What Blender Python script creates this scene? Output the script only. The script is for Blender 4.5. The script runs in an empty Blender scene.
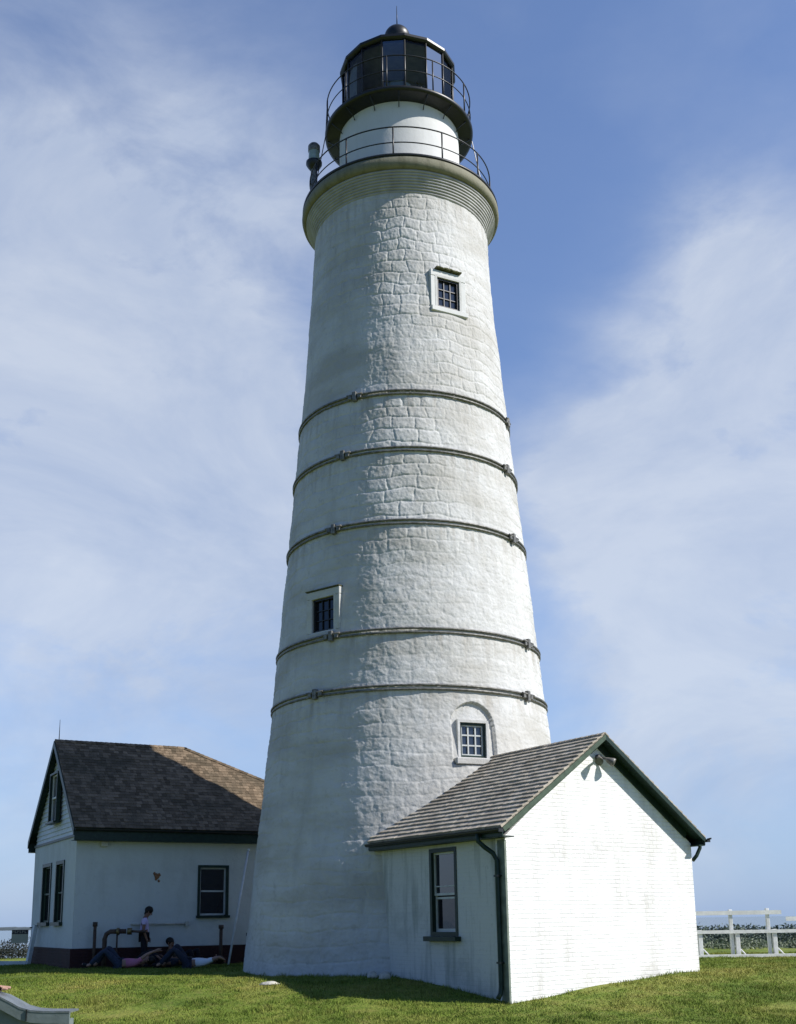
import bpy, bmesh, math, random
import numpy as np
from mathutils import Vector, Matrix
R = math.radians
random.seed(7); rng = np.random.default_rng(11)
C = bpy.context.scene.collection
sc = bpy.context.scene
TX, TY = .25, 28.0
SUN_AZ, SUN_EL = 74.0, 40.0            # azimuth measured from -Y towards +X
sv = Vector((math.sin(R(SUN_AZ))*math.cos(R(SUN_EL)), -math.cos(R(SUN_AZ))*math.cos(R(SUN_EL)), math.sin(R(SUN_EL))))

# ------------------------------------------------------------------ helpers
def smooth(t): t = np.clip(t, 0, 1); return t*t*(3-2*t)

class MB:
    """collects geometry for one mesh object"""
    def __init__(s): s.v = []; s.f = []; s.sm = []
    def add(s, vs, fs, smooth=False):
        n = len(s.v); s.v += [tuple(p) for p in vs]
        s.f += [tuple(i+n for i in f) for f in fs]; s.sm += [smooth]*len(fs); return s
    def box(s, c, d, rz=0, m=None, bev=0):
        x, y, z = [k/2 for k in d]
        if bev > 0:
            b = bev; vs = []; 
            bm = bmesh.new(); bmesh.ops.create_cube(bm, size=1)
            for v in bm.verts: v.co = Vector((v.co.x*d[0], v.co.y*d[1], v.co.z*d[2]))
            bmesh.ops.bevel(bm, geom=bm.edges[:], offset=b, segments=1, affect='EDGES')
            bm.verts.index_update(); vs = [v.co.copy() for v in bm.verts]; fs = [[v.index for v in f.verts] for f in bm.faces]; bm.free()
        else:
            vs = [Vector((i*x, j*y, k*z)) for k in (-1, 1) for j in (-1, 1) for i in (-1, 1)]
            fs = [(0,2,3,1),(4,5,7,6),(0,1,5,4),(2,6,7,3),(0,4,6,2),(1,3,7,5)]
        M = m if m else Matrix.Rotation(rz, 4, 'Z')
        return s.add([M @ p + Vector(c) if not m else (M @ p) + Vector(c) for p in vs], fs)
    def prism(s, pts, ax, a, b, cap=True):
        """pts 2D outline (ccw), extruded along axis ax ('x','y','z') from a to b"""
        def P(p, t): return {'x': (t, p[0], p[1]), 'y': (p[0], t, p[1]), 'z': (p[0], p[1], t)}[ax]
        n = len(pts); vs = [P(p, a) for p in pts]+[P(p, b) for p in pts]
        fs = [(i, (i+1) % n, n+(i+1) % n, n+i) for i in range(n)]
        if cap: fs += [tuple(range(n))[::-1], tuple(range(n, 2*n))]
        return s.add(vs, fs)
    def tube(s, pts, r, seg=8, cap=True):
        pts = [Vector(p) for p in pts]; n = len(pts)
        rs = r if hasattr(r, '__len__') else [r]*n
        vs = []; up = None
        for i, p in enumerate(pts):
            t = (pts[min(i+1, n-1)]-pts[max(i-1, 0)]).normalized()
            if up is None:
                up = Vector((0, 0, 1)) if abs(t.z) < .9 else Vector((1, 0, 0))
            a = t.cross(up).normalized(); b = a.cross(t).normalized(); up = b
            for k in range(seg):
                q = 2*math.pi*k/seg; vs.append(p+(a*math.cos(q)+b*math.sin(q))*rs[i])
        fs = [(i*seg+k, i*seg+(k+1) % seg, (i+1)*seg+(k+1) % seg, (i+1)*seg+k) for i in range(n-1) for k in range(seg)]
        s.add(vs, fs, seg > 5)
        if cap:
            m = len(s.v)-len(vs)
            s.f += [tuple(m+k for k in range(seg))[::-1], tuple(m+(n-1)*seg+k for k in range(seg))]; s.sm += [False]*2
        return s
    def ring(s, cx, cy, z, rad, r, seg=96, t=6, a0=0, a1=360):
        full = abs(a1-a0) >= 360
        n = seg if full else seg+1; vs = []
        for i in range(n):
            a = R(a0+(a1-a0)*i/seg)
            for k in range(t):
                q = 2*math.pi*k/t; rr = rad+r*math.cos(q)
                vs.append((cx+rr*math.sin(a), cy-rr*math.cos(a), z+r*math.sin(q)))
        fs = [(i*t+k, i*t+(k+1) % t, ((i+1) % n)*t+(k+1) % t, ((i+1) % n)*t+k) for i in range(n if full else n-1) for k in range(t)]
        return s.add(vs, fs, True)
    def lathe(s, cx, cy, prof, seg=96, sm=True, off=0):
        n = len(prof)
        vs = [(cx+r*math.sin(2*math.pi*(i+off)/seg), cy-r*math.cos(2*math.pi*(i+off)/seg), z) for (r, z) in prof for i in range(seg)]
        fs = [(j*seg+i, j*seg+(i+1) % seg, (j+1)*seg+(i+1) % seg, (j+1)*seg+i) for j in range(n-1) for i in range(seg)]
        return s.add(vs, fs, sm)
    def build(s, name, mat, parent=None):
        me = bpy.data.meshes.new(name)
        vs = s.v
        if parent is not None:
            o = root_off.get(parent.name)
            if o is not None and s.world: vs = [(p[0]-o[0], p[1]-o[1], p[2]-o[2]) for p in vs]
        me.from_pydata(vs, [], s.f); me.polygons.foreach_set('use_smooth', s.sm); me.update()
        if not s.keep:
            bm = bmesh.new(); bm.from_mesh(me); bmesh.ops.recalc_face_normals(bm, faces=bm.faces[:]); bm.to_mesh(me); bm.free()
        me.materials.append(mat)
        o = bpy.data.objects.new(name, me); C.objects.link(o)
        if parent is not None: o.parent = parent
        return o
    world = False; keep = False
root_off = {}
class WB(MB):
    """same, but points are given in world space even under a root"""
    world = True
def tag(o, label=None, cat=None, group=None, kind=None):
    if label: o['label'] = label
    if cat: o['category'] = cat
    if group: o['group'] = group
    if kind: o['kind'] = kind
    return o
def empty(name, loc, rz=0, **k):
    o = bpy.data.objects.new(name, None); C.objects.link(o); o.location = loc; o.rotation_euler = (0, 0, rz)
    o.empty_display_size = .3; root_off[o.name] = tuple(loc); return tag(o, **k)
def part(ob, parent):
    o = root_off.get(parent.name); return ob
def reg(o, off):  # children of o built with WB subtract off
    root_off[o.name] = off; return o
def copy_tree(o, parent=None):
    c = o.copy(); C.objects.link(c)
    if parent is not None: c.parent = parent
    for ch in [x for x in bpy.data.objects if x.parent == o]: copy_tree(ch, c)
    return c

# ------------------------------------------------------------------ materials
def newmat(name):
    m = bpy.data.materials.new(name); m.use_nodes = True; nt = m.node_tree
    b = nt.nodes['Principled BSDF']; return m, nt, b
def N(nt, t, **k):
    n = nt.nodes.new(t)
    for a, v in k.items():
        if a.startswith('i_'):
            key = a[2:].replace('_', ' '); n.inputs[key].default_value = v
        else: setattr(n, a, v)
    return n
def L(nt, a, b): nt.links.new(a, b)
def col(c): return (c[0], c[1], c[2], 1)
def simple(name, c, rough=.6, metal=0, var=.15, vs=6, bump=.0, bs=30, spec=.3):
    m, nt, b = newmat(name)
    tc = N(nt, 'ShaderNodeTexCoord'); no = N(nt, 'ShaderNodeTexNoise', i_Scale=vs, i_Detail=6.0)
    L(nt, tc.outputs['Object'], no.inputs['Vector'])
    cr = N(nt, 'ShaderNodeValToRGB'); cr.color_ramp.elements[0].position = .3; cr.color_ramp.elements[1].position = .7
    cr.color_ramp.elements[0].color = col([k*(1-var) for k in c]); cr.color_ramp.elements[1].color = col([min(1, k*(1+var)) for k in c])
    L(nt, no.outputs['Fac'], cr.inputs[0]); L(nt, cr.outputs[0], b.inputs['Base Color'])
    b.inputs['Roughness'].default_value = rough; b.inputs['Metallic'].default_value = metal; b.inputs['Specular IOR Level'].default_value = spec
    if bump:
        n2 = N(nt, 'ShaderNodeTexNoise', i_Scale=bs, i_Detail=5.0); L(nt, tc.outputs['Object'], n2.inputs['Vector'])
        bp = N(nt, 'ShaderNodeBump', i_Strength=1.0, i_Distance=bump); L(nt, n2.outputs['Fac'], bp.inputs['Height']); L(nt, bp.outputs[0], b.inputs['Normal'])
    return m
def mix(nt, fac, a, b_, t='MIX'):
    n = N(nt, 'ShaderNodeMix', data_type='RGBA', blend_type=t)
    if isinstance(fac, (int, float)): n.inputs[0].default_value = fac
    else: L(nt, fac, n.inputs[0])
    for i, v in ((6, a), (7, b_)):
        if isinstance(v, tuple): n.inputs[i].default_value = v
        else: L(nt, v, n.inputs[i])
    return n.outputs[2]
def ramp(nt, src, p0, p1, v0=0., v1=1.):
    n = N(nt, 'ShaderNodeMapRange'); n.inputs[1].default_value = p0; n.inputs[2].default_value = p1
    n.inputs[3].default_value = v0; n.inputs[4].default_value = v1; n.clamp = True; L(nt, src, n.inputs[0]); return n.outputs[0]
def painted(name, base, stain, stain_amt=.5, streak=.4, drips=None, brick=None, fine=.004, fs=22, coarse=.01, streak_scale=(5, 5, .55), seed=0, stain2=None):
    """limewashed masonry: large worn patches, vertical weather streaks, optional brick courses in the bump"""
    m, nt, b = newmat(name)
    tc = N(nt, 'ShaderNodeTexCoord'); P = tc.outputs['Object']
    mp = N(nt, 'ShaderNodeMapping'); mp.inputs['Scale'].default_value = streak_scale; mp.inputs['Location'].default_value = (seed, seed*.7, 0); L(nt, P, mp.inputs[0])
    n1 = N(nt, 'ShaderNodeTexNoise', i_Scale=1.0, i_Detail=7.0, i_Roughness=.62); L(nt, mp.outputs[0], n1.inputs['Vector'])
    n2 = N(nt, 'ShaderNodeTexNoise', i_Scale=.9, i_Detail=9.0, i_Roughness=.68); L(nt, P, n2.inputs['Vector'])
    n3 = N(nt, 'ShaderNodeTexNoise', i_Scale=9.0, i_Detail=6.0, i_Roughness=.7); L(nt, P, n3.inputs['Vector'])
    c = mix(nt, ramp(nt, n1.outputs['Fac'], .50, .74, 0, streak), col(base), col(stain))
    c = mix(nt, ramp(nt, n2.outputs['Fac'], .52, .72, 0, stain_amt), c, col(stain2 or stain))
    c = mix(nt, ramp(nt, n3.outputs['Fac'], .58, .72, 0, stain_amt*.6), c, col([k*.8 for k in stain]))
    if drips:
        sz = N(nt, 'ShaderNodeSeparateXYZ'); L(nt, P, sz.inputs[0]); tot = None
        for (zt, ln) in drips:
            a_ = ramp(nt, sz.outputs[2], zt-ln, zt, 0, 1); g_ = N(nt, 'ShaderNodeMath', operation='LESS_THAN'); L(nt, sz.outputs[2], g_.inputs[0]); g_.inputs[1].default_value = zt
            q_ = N(nt, 'ShaderNodeMath', operation='MULTIPLY'); L(nt, a_, q_.inputs[0]); L(nt, g_.outputs[0], q_.inputs[1])
            if tot is None: tot = q_.outputs[0]
            else:
                t_ = N(nt, 'ShaderNodeMath', operation='MAXIMUM'); L(nt, tot, t_.inputs[0]); L(nt, q_.outputs[0], t_.inputs[1]); tot = t_.outputs[0]
        md = N(nt, 'ShaderNodeMapping'); md.inputs['Scale'].default_value = (6, 6, .22); L(nt, P, md.inputs[0])
        nd = N(nt, 'ShaderNodeTexNoise', i_Scale=1.0, i_Detail=5.0, i_Roughness=.6); L(nt, md.outputs[0], nd.inputs['Vector'])
        q_ = N(nt, 'ShaderNodeMath', operation='MULTIPLY'); L(nt, ramp(nt, nd.outputs['Fac'], .46, .72, 0, .85), q_.inputs[0]); L(nt, tot, q_.inputs[1])
        c = mix(nt, q_.outputs[0], c, (.30, .27, .22, 1))
        mh = N(nt, 'ShaderNodeMapping'); mh.inputs['Scale'].default_value = (.35, .35, 1.1); L(nt, P, mh.inputs[0])
        nh = N(nt, 'ShaderNodeTexNoise', i_Scale=1.0, i_Detail=6.0, i_Roughness=.6); L(nt, mh.outputs[0], nh.inputs['Vector'])
        c = mix(nt, ramp(nt, nh.outputs['Fac'], .44, .64, 0, .75), c, (.41, .395, .355, 1))
        ns = N(nt, 'ShaderNodeTexNoise', i_Scale=3.2, i_Detail=9.0, i_Roughness=.75); L(nt, P, ns.inputs['Vector'])
        c = mix(nt, ramp(nt, ns.outputs['Fac'], .56, .66, 0, .5), c, (.36, .35, .32, 1))
    bf = N(nt, 'ShaderNodeTexNoise', i_Scale=float(fs), i_Detail=6.0, i_Roughness=.65); L(nt, P, bf.inputs['Vector'])
    b1 = N(nt, 'ShaderNodeBump', i_Strength=1.0, i_Distance=fine); L(nt, bf.outputs['Fac'], b1.inputs['Height'])
    b2 = N(nt, 'ShaderNodeBump', i_Strength=1.0, i_Distance=coarse)
    bc = N(nt, 'ShaderNodeTexNoise', i_Scale=2.5, i_Detail=4.0); L(nt, P, bc.inputs['Vector']); L(nt, bc.outputs['Fac'], b2.inputs['Height']); L(nt, b1.outputs[0], b2.inputs['Normal'])
    last = b2
    if brick:
        sx = N(nt, 'ShaderNodeSeparateXYZ'); L(nt, P, sx.inputs[0])
        ad = N(nt, 'ShaderNodeMath', operation='ADD'); L(nt, sx.outputs[0], ad.inputs[0]); L(nt, sx.outputs[1], ad.inputs[1])
        cx = N(nt, 'ShaderNodeCombineXYZ'); L(nt, ad.outputs[0], cx.inputs[0]); L(nt, sx.outputs[2], cx.inputs[1])
        dn = N(nt, 'ShaderNodeTexNoise', i_Scale=3.0, i_Detail=3.0); L(nt, P, dn.inputs['Vector'])
        va = N(nt, 'ShaderNodeVectorMath', operation='MULTIPLY_ADD'); L(nt, dn.outputs['Color'], va.inputs[0]); va.inputs[1].default_value = (.07, .045, .0); L(nt, cx.outputs[0], va.inputs[2])
        br = N(nt, 'ShaderNodeTexBrick'); br.inputs['Scale'].default_value = 1; br.inputs['Brick Width'].default_value = brick[0]; br.inputs['Row Height'].default_value = brick[1]
        br.inputs['Mortar Size'].default_value = brick[2]; br.inputs['Mortar Smooth'].default_value = .6
        br.inputs['Color1'].default_value = (1, 1, 1, 1); br.inputs['Color2'].default_value = (.72, .72, .72, 1); br.inputs['Mortar'].default_value = (0, 0, 0, 1)
        L(nt, va.outputs[0], br.inputs['Vector'])
        b3 = N(nt, 'ShaderNodeBump', i_Strength=1.0, i_Distance=brick[3]); L(nt, br.outputs['Color'], b3.inputs['Height']); L(nt, b2.outputs[0], b3.inputs['Normal']); last = b3
        jn = N(nt, 'ShaderNodeTexNoise', i_Scale=1.6, i_Detail=6.0); L(nt, P, jn.inputs['Vector'])
        mu = N(nt, 'ShaderNodeMath', operation='MULTIPLY'); L(nt, br.outputs['Fac'], mu.inputs[0]); L(nt, ramp(nt, jn.outputs['Fac'], .5, .68, .03, brick[4]), mu.inputs[1])
        c = mix(nt, mu.outputs[0], c, col([k*.75 for k in stain]))
    L(nt, c, b.inputs['Base Color']); L(nt, last.outputs[0], b.inputs['Normal'])
    b.inputs['Roughness'].default_value = .75; b.inputs['Specular IOR Level'].default_value = .25
    return m
def shingle_mat(name, a, b_, moss):
    m, nt, b = newmat(name)
    tc = N(nt, 'ShaderNodeTexCoord'); g = N(nt, 'ShaderNodeNewGeometry')
    cr = N(nt, 'ShaderNodeValToRGB'); cr.color_ramp.elements[0].color = col(a); cr.color_ramp.elements[1].color = col(b_)
    L(nt, g.outputs['Random Per Island'], cr.inputs[0])
    n = N(nt, 'ShaderNodeTexNoise', i_Scale=.8, i_Detail=8.0, i_Roughness=.65); L(nt, tc.outputs['Object'], n.inputs['Vector'])
    c = mix(nt, ramp(nt, n.outputs['Fac'], .45, .68, 0, .75), cr.outputs[0], col(moss))
    n2 = N(nt, 'ShaderNodeTexNoise', i_Scale=30.0, i_Detail=4.0); L(nt, tc.outputs['Object'], n2.inputs['Vector'])
    c = mix(nt, ramp(nt, n2.outputs['Fac'], .4, .7, 0, .35), c, col([k*.5 for k in a]))
    L(nt, c, b.inputs['Base Color']); b.inputs['Roughness'].default_value = .85; b.inputs['Specular IOR Level'].default_value = .15
    bp = N(nt, 'ShaderNodeBump', i_Strength=1.0, i_Distance=.004); L(nt, n2.outputs['Fac'], bp.inputs['Height']); L(nt, bp.outputs[0], b.inputs['Normal'])
    return m
def glass_dark(name, c=(.012, .014, .018), rough=.04, spec=.6):
    m, nt, b = newmat(name); b.inputs['Base Color'].default_value = col(c); b.inputs['Roughness'].default_value = rough; b.inputs['Specular IOR Level'].default_value = spec
    tc = N(nt, 'ShaderNodeTexCoord'); n = N(nt, 'ShaderNodeTexNoise', i_Scale=3.0, i_Detail=2.0); L(nt, tc.outputs['Object'], n.inputs['Vector'])
    bp = N(nt, 'ShaderNodeBump', i_Strength=.5, i_Distance=.004); L(nt, n.outputs['Fac'], bp.inputs['Height']); L(nt, bp.outputs[0], b.inputs['Normal'])
    return m
def clear_glass(name, tint, refl=.12):
    m, nt, b = newmat(name); out = nt.nodes['Material Output']; nt.nodes.remove(b)
    t = N(nt, 'ShaderNodeBsdfTransparent'); t.inputs[0].default_value = col(tint)
    g = N(nt, 'ShaderNodeBsdfGlossy'); g.inputs['Roughness'].default_value = .03; g.inputs[0].default_value = (.35, .38, .41, 1)
    lw = N(nt, 'ShaderNodeFresnel'); lw.inputs[0].default_value = 1.5
    ad = N(nt, 'ShaderNodeMath', operation='ADD'); L(nt, lw.outputs[0], ad.inputs[0]); ad.inputs[1].default_value = refl
    mx = N(nt, 'ShaderNodeMixShader'); L(nt, ad.outputs[0], mx.inputs[0]); L(nt, t.outputs[0], mx.inputs[1]); L(nt, g.outputs[0], mx.inputs[2]); L(nt, mx.outputs[0], out.inputs[0])
    return m

M = {}
M['tower'] = painted('limewashed_rubble', (.575, .575, .56), (.37, .36, .335), .65, .6, drips=[(13.43, 1.0), (11.92, .9), (10.07, .8), (7.44, .9), (6.13, .9), (19.2, 1.3)], fine=.007, fs=20, coarse=.02, streak_scale=(1.6, 1.6, .28), stain2=(.58, .57, .53))
M['brickw'] = painted('whitewashed_brick', (.83, .83, .82), (.50, .47, .43), .75, .6, brick=(.23, .078, .010, .0045, .3), fine=.003, fs=25, coarse=.012, streak_scale=(2.2, 2.2, .5))
M['sidew'] = painted('shaded_weathered_whitewashed_brick', (.58, .59, .57), (.24, .26, .235), .55, .85, brick=(.23, .078, .010, .002, .12), fine=.003, fs=25, streak_scale=(4.5, 4.5, .5), seed=3.1)  # shade of the side wall put into a darker whitewash; streaks are weathering
M['stucco'] = painted('old_white_stucco', (.60, .62, .59), (.42, .42, .38), .5, .5, fine=.006, fs=12, coarse=.03, streak_scale=(1.5, 1.5, .4), seed=8)
M['clap'] = simple('painted_clapboard', (.62, .65, .66), .6, var=.1)
M['base'] = painted('dark_red_brick', (.045, .017, .016), (.02, .01, .01), .6, .5, brick=(.22, .075, .012, .006, .6), fine=.004)
M['trim'] = simple('green_painted_trim', (.014, .032, .024), .45, var=.3, vs=12, bump=.001)
M['trimlt'] = simple('pale_green_trim', (.06, .09, .06), .55, var=.25, vs=10, bump=.001)  # paler green variant of the trim colour
M['black'] = simple('black_ironwork', (.012, .013, .013), .42, metal=.0, var=.4, vs=20, bump=.001, spec=.5)
M['iron'] = simple('grey_galvanised_cable', (.17, .165, .15), .5, metal=.3, var=.5, vs=14, bump=.002)
M['rim'] = painted('lichen_stained_concrete', (.22, .21, .15), (.09, .085, .05), .8, .7, fine=.008, fs=18, stain2=(.18, .17, .10))
M['corbel'] = simple('grey_white_brick_corbel', (.38, .375, .365), .8, var=.18, vs=3, bump=.004)
M['drum'] = painted('smooth_white_render', (.66, .66, .64), (.52, .52, .48), .3, .3, fine=.002, fs=20)
M['wpaint'] = simple('white_painted_timber', (.72, .72, .70), .5, var=.12, vs=7, bump=.001)
M['greyw'] = simple('grey_painted_timber', (.15, .18, .18), .5, var=.2, vs=9, bump=.002)
M['sash'] = simple('grey_white_sash_paint', (.50, .52, .50), .5, var=.15)
M['roofA'] = shingle_mat('weathered_grey_shingles', (.36, .315, .25), (.56, .50, .41), (.24, .21, .165))
M['roofB'] = shingle_mat('old_brown_shingles', (.10, .074, .048), (.27, .20, .135), (.075, .066, .045))
M['glass'] = glass_dark('dark_window_glass')
M['glassb'] = glass_dark('sky_reflecting_glass', (.02, .025, .035), .03, 1.0)
M['lglass'] = clear_glass('lantern_glass', (.80, .83, .85), .0)
M['lens'] = glass_dark('lens_prism_glass', (.26, .30, .28), .12, .9)
M['brass'] = simple('dull_brass', (.22, .17, .08), .4, metal=.7)
M['rust'] = simple('rusty_pipe', (.085, .055, .04), .7, var=.4, vs=12, bump=.004)
M['stone'] = simple('pale_stone', (.50, .48, .42), .85, var=.2, vs=9, bump=.02, bs=9)
M['moss'] = simple('mossy_ledge', (.10, .10, .05), .9, var=.5, vs=25, bump=.02)
M['skin'] = simple('skin', (.36, .21, .15), .55, var=.06)
M['skin2'] = simple('brown_skin', (.22, .115, .075), .55, var=.06)
M['hair'] = simple('dark_hair', (.012, .009, .008), .5, var=.4, bump=.003)
M['lav'] = simple('pale_lavender_cotton', (.60, .50, .74), .85, var=.06)
M['pink'] = simple('pink_cotton', (.50, .17, .26), .85, var=.08)
M['whitec'] = simple('white_cotton', (.76, .78, .82), .85, var=.04)
M['denim'] = simple('dark_denim', (.03, .04, .065), .9, var=.25, vs=20)
M['darkc'] = simple('black_trousers', (.014, .014, .018), .9, var=.2)
M['navy'] = simple('dark_blue_cotton', (.03, .035, .055), .9, var=.2)
M['olive'] = simple('brown_cotton', (.09, .06, .035), .9, var=.15)
M['sign'] = simple('cream_sign_board', (.52, .47, .33), .6, var=.08)
M['signd'] = simple('dark_brown_sign_lettering', (.06, .045, .045), .6)
M['stainr'] = simple('rust_stain', (.24, .12, .06), .85, var=.3, vs=30)

# ------------------------------------------------------------------ terrain
def gz(x, y):
    x = np.asarray(x, float); y = np.asarray(y, float)
    z = .60*smooth((y-18.0)/6.2) + .05*smooth((-x-2)/2)*smooth((y-25)/3) + .02*np.sin(x*.9+1.2)*np.cos(y*.7) + .012*np.sin(x*2.3+y*1.7)
    z = z + .10*smooth((x-4)/3)*smooth((y-22)/4)*(1-smooth((y-30)/6))
    far = np.maximum(y-40, np.maximum(np.abs(x)-34, 0))
    far = np.maximum(far, -y-30)
    z = z - 2.6*smooth(far/30) - 9.2*smooth((far-40)/22)
    return z
def terrain():
    xs = np.concatenate([np.linspace(-150, -30, 30)[:-1], np.linspace(-30, 30, 240), np.linspace(30, 150, 30)[1:]])
    ys = np.concatenate([np.linspace(-120, -4, 30)[:-1], np.linspace(-4, 46, 220), np.linspace(46, 150, 50)[1:]])
    X, Y = np.meshgrid(xs, ys); Z = gz(X, Y)
    v = np.stack([X.ravel(), Y.ravel(), Z.ravel()], 1); nx = len(xs); ny = len(ys)
    i = np.arange(nx-1)[None, :]+np.arange(ny-1)[:, None]*nx
    f = np.stack([i, i+1, i+nx+1, i+nx], -1).reshape(-1, 4)
    me = bpy.data.meshes.new('lawn_ground'); me.from_pydata(v.tolist(), [], f.tolist()); me.polygons.foreach_set('use_smooth', [True]*len(f)); me.update()
    o = bpy.data.objects.new('ground', me); C.objects.link(o); return tag(o, 'grassy island ground sloping gently up to the tower', None, kind='structure')
def grass_mat(name, blades):
    m, nt, b = newmat(name); tc = N(nt, 'ShaderNodeNewGeometry'); P = tc.outputs['Position']
    n1 = N(nt, 'ShaderNodeTexNoise', i_Scale=.55, i_Detail=7.0, i_Roughness=.62); L(nt, P, n1.inputs['Vector'])
    n2 = N(nt, 'ShaderNodeTexNoise', i_Scale=4.0, i_Detail=6.0, i_Roughness=.7); L(nt, P, n2.inputs['Vector'])
    cr = N(nt, 'ShaderNodeValToRGB'); e = cr.color_ramp.elements
    e[0].position = .34; e[0].color = (.085, .135, .018, 1); e[1].position = .68; e[1].color = (.26, .25, .06, 1)
    k = e.new(.50); k.color = (.15, .205, .032, 1)
    L(nt, n1.outputs['Fac'], cr.inputs[0])
    c = mix(nt, ramp(nt, n2.outputs['Fac'], .45, .68, 0, .55), cr.outputs[0], (.21, .19, .06, 1))
    c = mix(nt, ramp(nt, n2.outputs['Fac'], .34, .48, .4, 0), c, (.03, .055, .01, 1))
    if blades:
        hv = N(nt, 'ShaderNodeHueSaturation'); ri = ramp(nt, tc.outputs['Random Per Island'], 0, 1, .6, 1.5); L(nt, ri, hv.inputs['Value']); L(nt, c, hv.inputs['Color']); c = hv.outputs[0]
        b.inputs['Subsurface Weight'].default_value = 0
    L(nt, c, b.inputs['Base Color']); b.inputs['Roughness'].default_value = .8; b.inputs['Specular IOR Level'].default_value = .12
    if not blades:
        bp = N(nt, 'ShaderNodeBump', i_Strength=1.0, i_Distance=.05); n3 = N(nt, 'ShaderNodeTexNoise', i_Scale=14.0, i_Detail=6.0); L(nt, P, n3.inputs['Vector']); L(nt, n3.outputs['Fac'], bp.inputs['Height']); L(nt, bp.outputs[0], b.inputs['Normal'])
    return m
M['ground'] = grass_mat('grass_ground', False); M['blade'] = grass_mat('grass_blades', True)
gr = terrain(); gr.data.materials.append(M['ground'])

# frames of the two small buildings
def frame(p0, phi):
    g = Vector((math.cos(R(phi)), math.sin(R(phi)), 0)); s = Vector((-g.y, g.x, 0)); return Vector((p0[0], p0[1], 0)), g, s
KH = .94
AN = frame((1.86, 20.80), 37.6); HO = frame((-8.79*KH, 31.5*KH), 28.65); SK = .086
AN = (AN[0], AN[1], AN[2]+AN[1]*SK)   # the entry house stands slightly askew
AW, AE, AA, AL = 5.18, 3.15, 4.90, 5.6
HW, HL, HE, HA = 5.45, 9.3, 4.13, 7.0
def inside(fr, x, y, a, b):
    dx = x-fr[0].x; dy = y-fr[0].y; de = fr[1].x*fr[2].y-fr[1].y*fr[2].x; u = (dx*fr[2].y-dy*fr[2].x)/de; v = (fr[1].x*dy-fr[1].y*dx)/de
    return (u > a[0]) & (u < a[1]) & (v > b[0]) & (v < b[1])
def grass():
    n = 420000
    y = 17.4+(34-17.4)*rng.random(n)**1.45; w = .352*y+.6; x = (rng.random(n)*2-1)*w
    keep = ~inside(AN, x, y, (-.02, AW+.02), (-.02, 6)) & ~inside(HO, x, y, (-.1, 10), (-.1, HW*KH+.1)) & (np.hypot(x-TX, y-TY) > 3.98)
    x = x[keep]; y = y[keep]; n = len(x)
    clump = .5+.5*np.sin(x*5.1+2*np.sin(y*3.3))*np.sin(y*6.3+1.7*np.sin(x*4.1))
    edge = np.minimum(np.abs(np.hypot(x-TX, y-TY)-4.05)/.18, 1)
    de = np.ones(n)
    for fr, W_, k in ((AN, AW, 1.), (HO, HW, KH)):
        dx = x-fr[0].x; dy = y-fr[0].y; dt = fr[1].x*fr[2].y-fr[1].y*fr[2].x; u_ = (dx*fr[2].y-dy*fr[2].x)/dt; v_ = (fr[1].x*dy-fr[1].y*dx)/dt
        l_ = AW if k == 1. else 9.; w2 = 5. if k == 1. else HW*KH
        de = np.minimum(de, np.hypot(np.maximum(np.maximum(-u_, u_-l_), 0), np.maximum(np.maximum(-v_, v_-w2), 0))/.16)
    edge = np.minimum(edge, de); tuft = (np.sin(x*1.7+np.sin(y*2.3)*2)*np.sin(y*1.9+np.sin(x*1.3)*2) > .72)
    h = (.018+.03*rng.random(n))*(.5+.9*clump)*(1+1.6*(1-edge)*rng.random(n))*(1+.7*tuft)*(1-.65*(np.sin(x*.8+3+np.sin(y*1.1)*1.5)*np.sin(y*1.3+np.sin(x*.9)*2+1) > .78))
    z = gz(x, y)-.004; a = rng.random(n)*6.283; wd = .0045+.004*rng.random(n); la = rng.random(n)*6.283; le = h*(.2+.7*rng.random(n))
    v = np.empty((n, 3, 3)); dx = np.cos(a)*wd; dy = np.sin(a)*wd
    v[:, 0] = np.stack([x-dx, y-dy, z], 1); v[:, 1] = np.stack([x+dx, y+dy, z], 1); v[:, 2] = np.stack([x+np.cos(la)*le, y+np.sin(la)*le, z+h], 1)
    me = bpy.data.meshes.new('grass'); me.vertices.add(3*n); me.vertices.foreach_set('co', v.ravel()); me.loops.add(3*n); me.loops.foreach_set('vertex_index', np.arange(3*n, dtype=np.int32))
    me.polygons.add(n); me.polygons.foreach_set('loop_start', np.arange(0, 3*n, 3, dtype=np.int32)); me.polygons.foreach_set('loop_total', np.full(n, 3, dtype=np.int32)); me.update(); me.validate()
    me.materials.append(M['blade']); o = bpy.data.objects.new('grass', me); C.objects.link(o); tag(o, 'short green and straw coloured lawn grass around the buildings', None, kind='stuff')
grass()

# sea and far shore
m, nt, b = newmat('sea_water'); b.inputs['Base Color'].default_value = (.05, .09, .12, 1); b.inputs['Roughness'].default_value = .18; b.inputs['Specular IOR Level'].default_value = .5
tc = N(nt, 'ShaderNodeNewGeometry'); n = N(nt, 'ShaderNodeTexNoise', i_Scale=.25, i_Detail=8.0); L(nt, tc.outputs['Position'], n.inputs['Vector']); bp = N(nt, 'ShaderNodeBump', i_Strength=.6, i_Distance=.6); L(nt, n.outputs['Fac'], bp.inputs['Height']); L(nt, bp.outputs[0], b.inputs['Normal'])
o = MB().add([(-9000, -9000, -10), (9000, -9000, -10), (9000, 9000, -10), (-9000, 9000, -10)], [(0, 1, 2, 3)]).build('sea', m); tag(o, 'calm pale sea out to the horizon', kind='structure')
mb = MB(); pts = []
xs = np.linspace(-3600, 100, 240); hh = 5+6*np.abs(np.interp(xs, np.linspace(-3600, 3600, 40), rng.random(40)))+3*rng.random(240)
vs = []; fs = []
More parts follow.
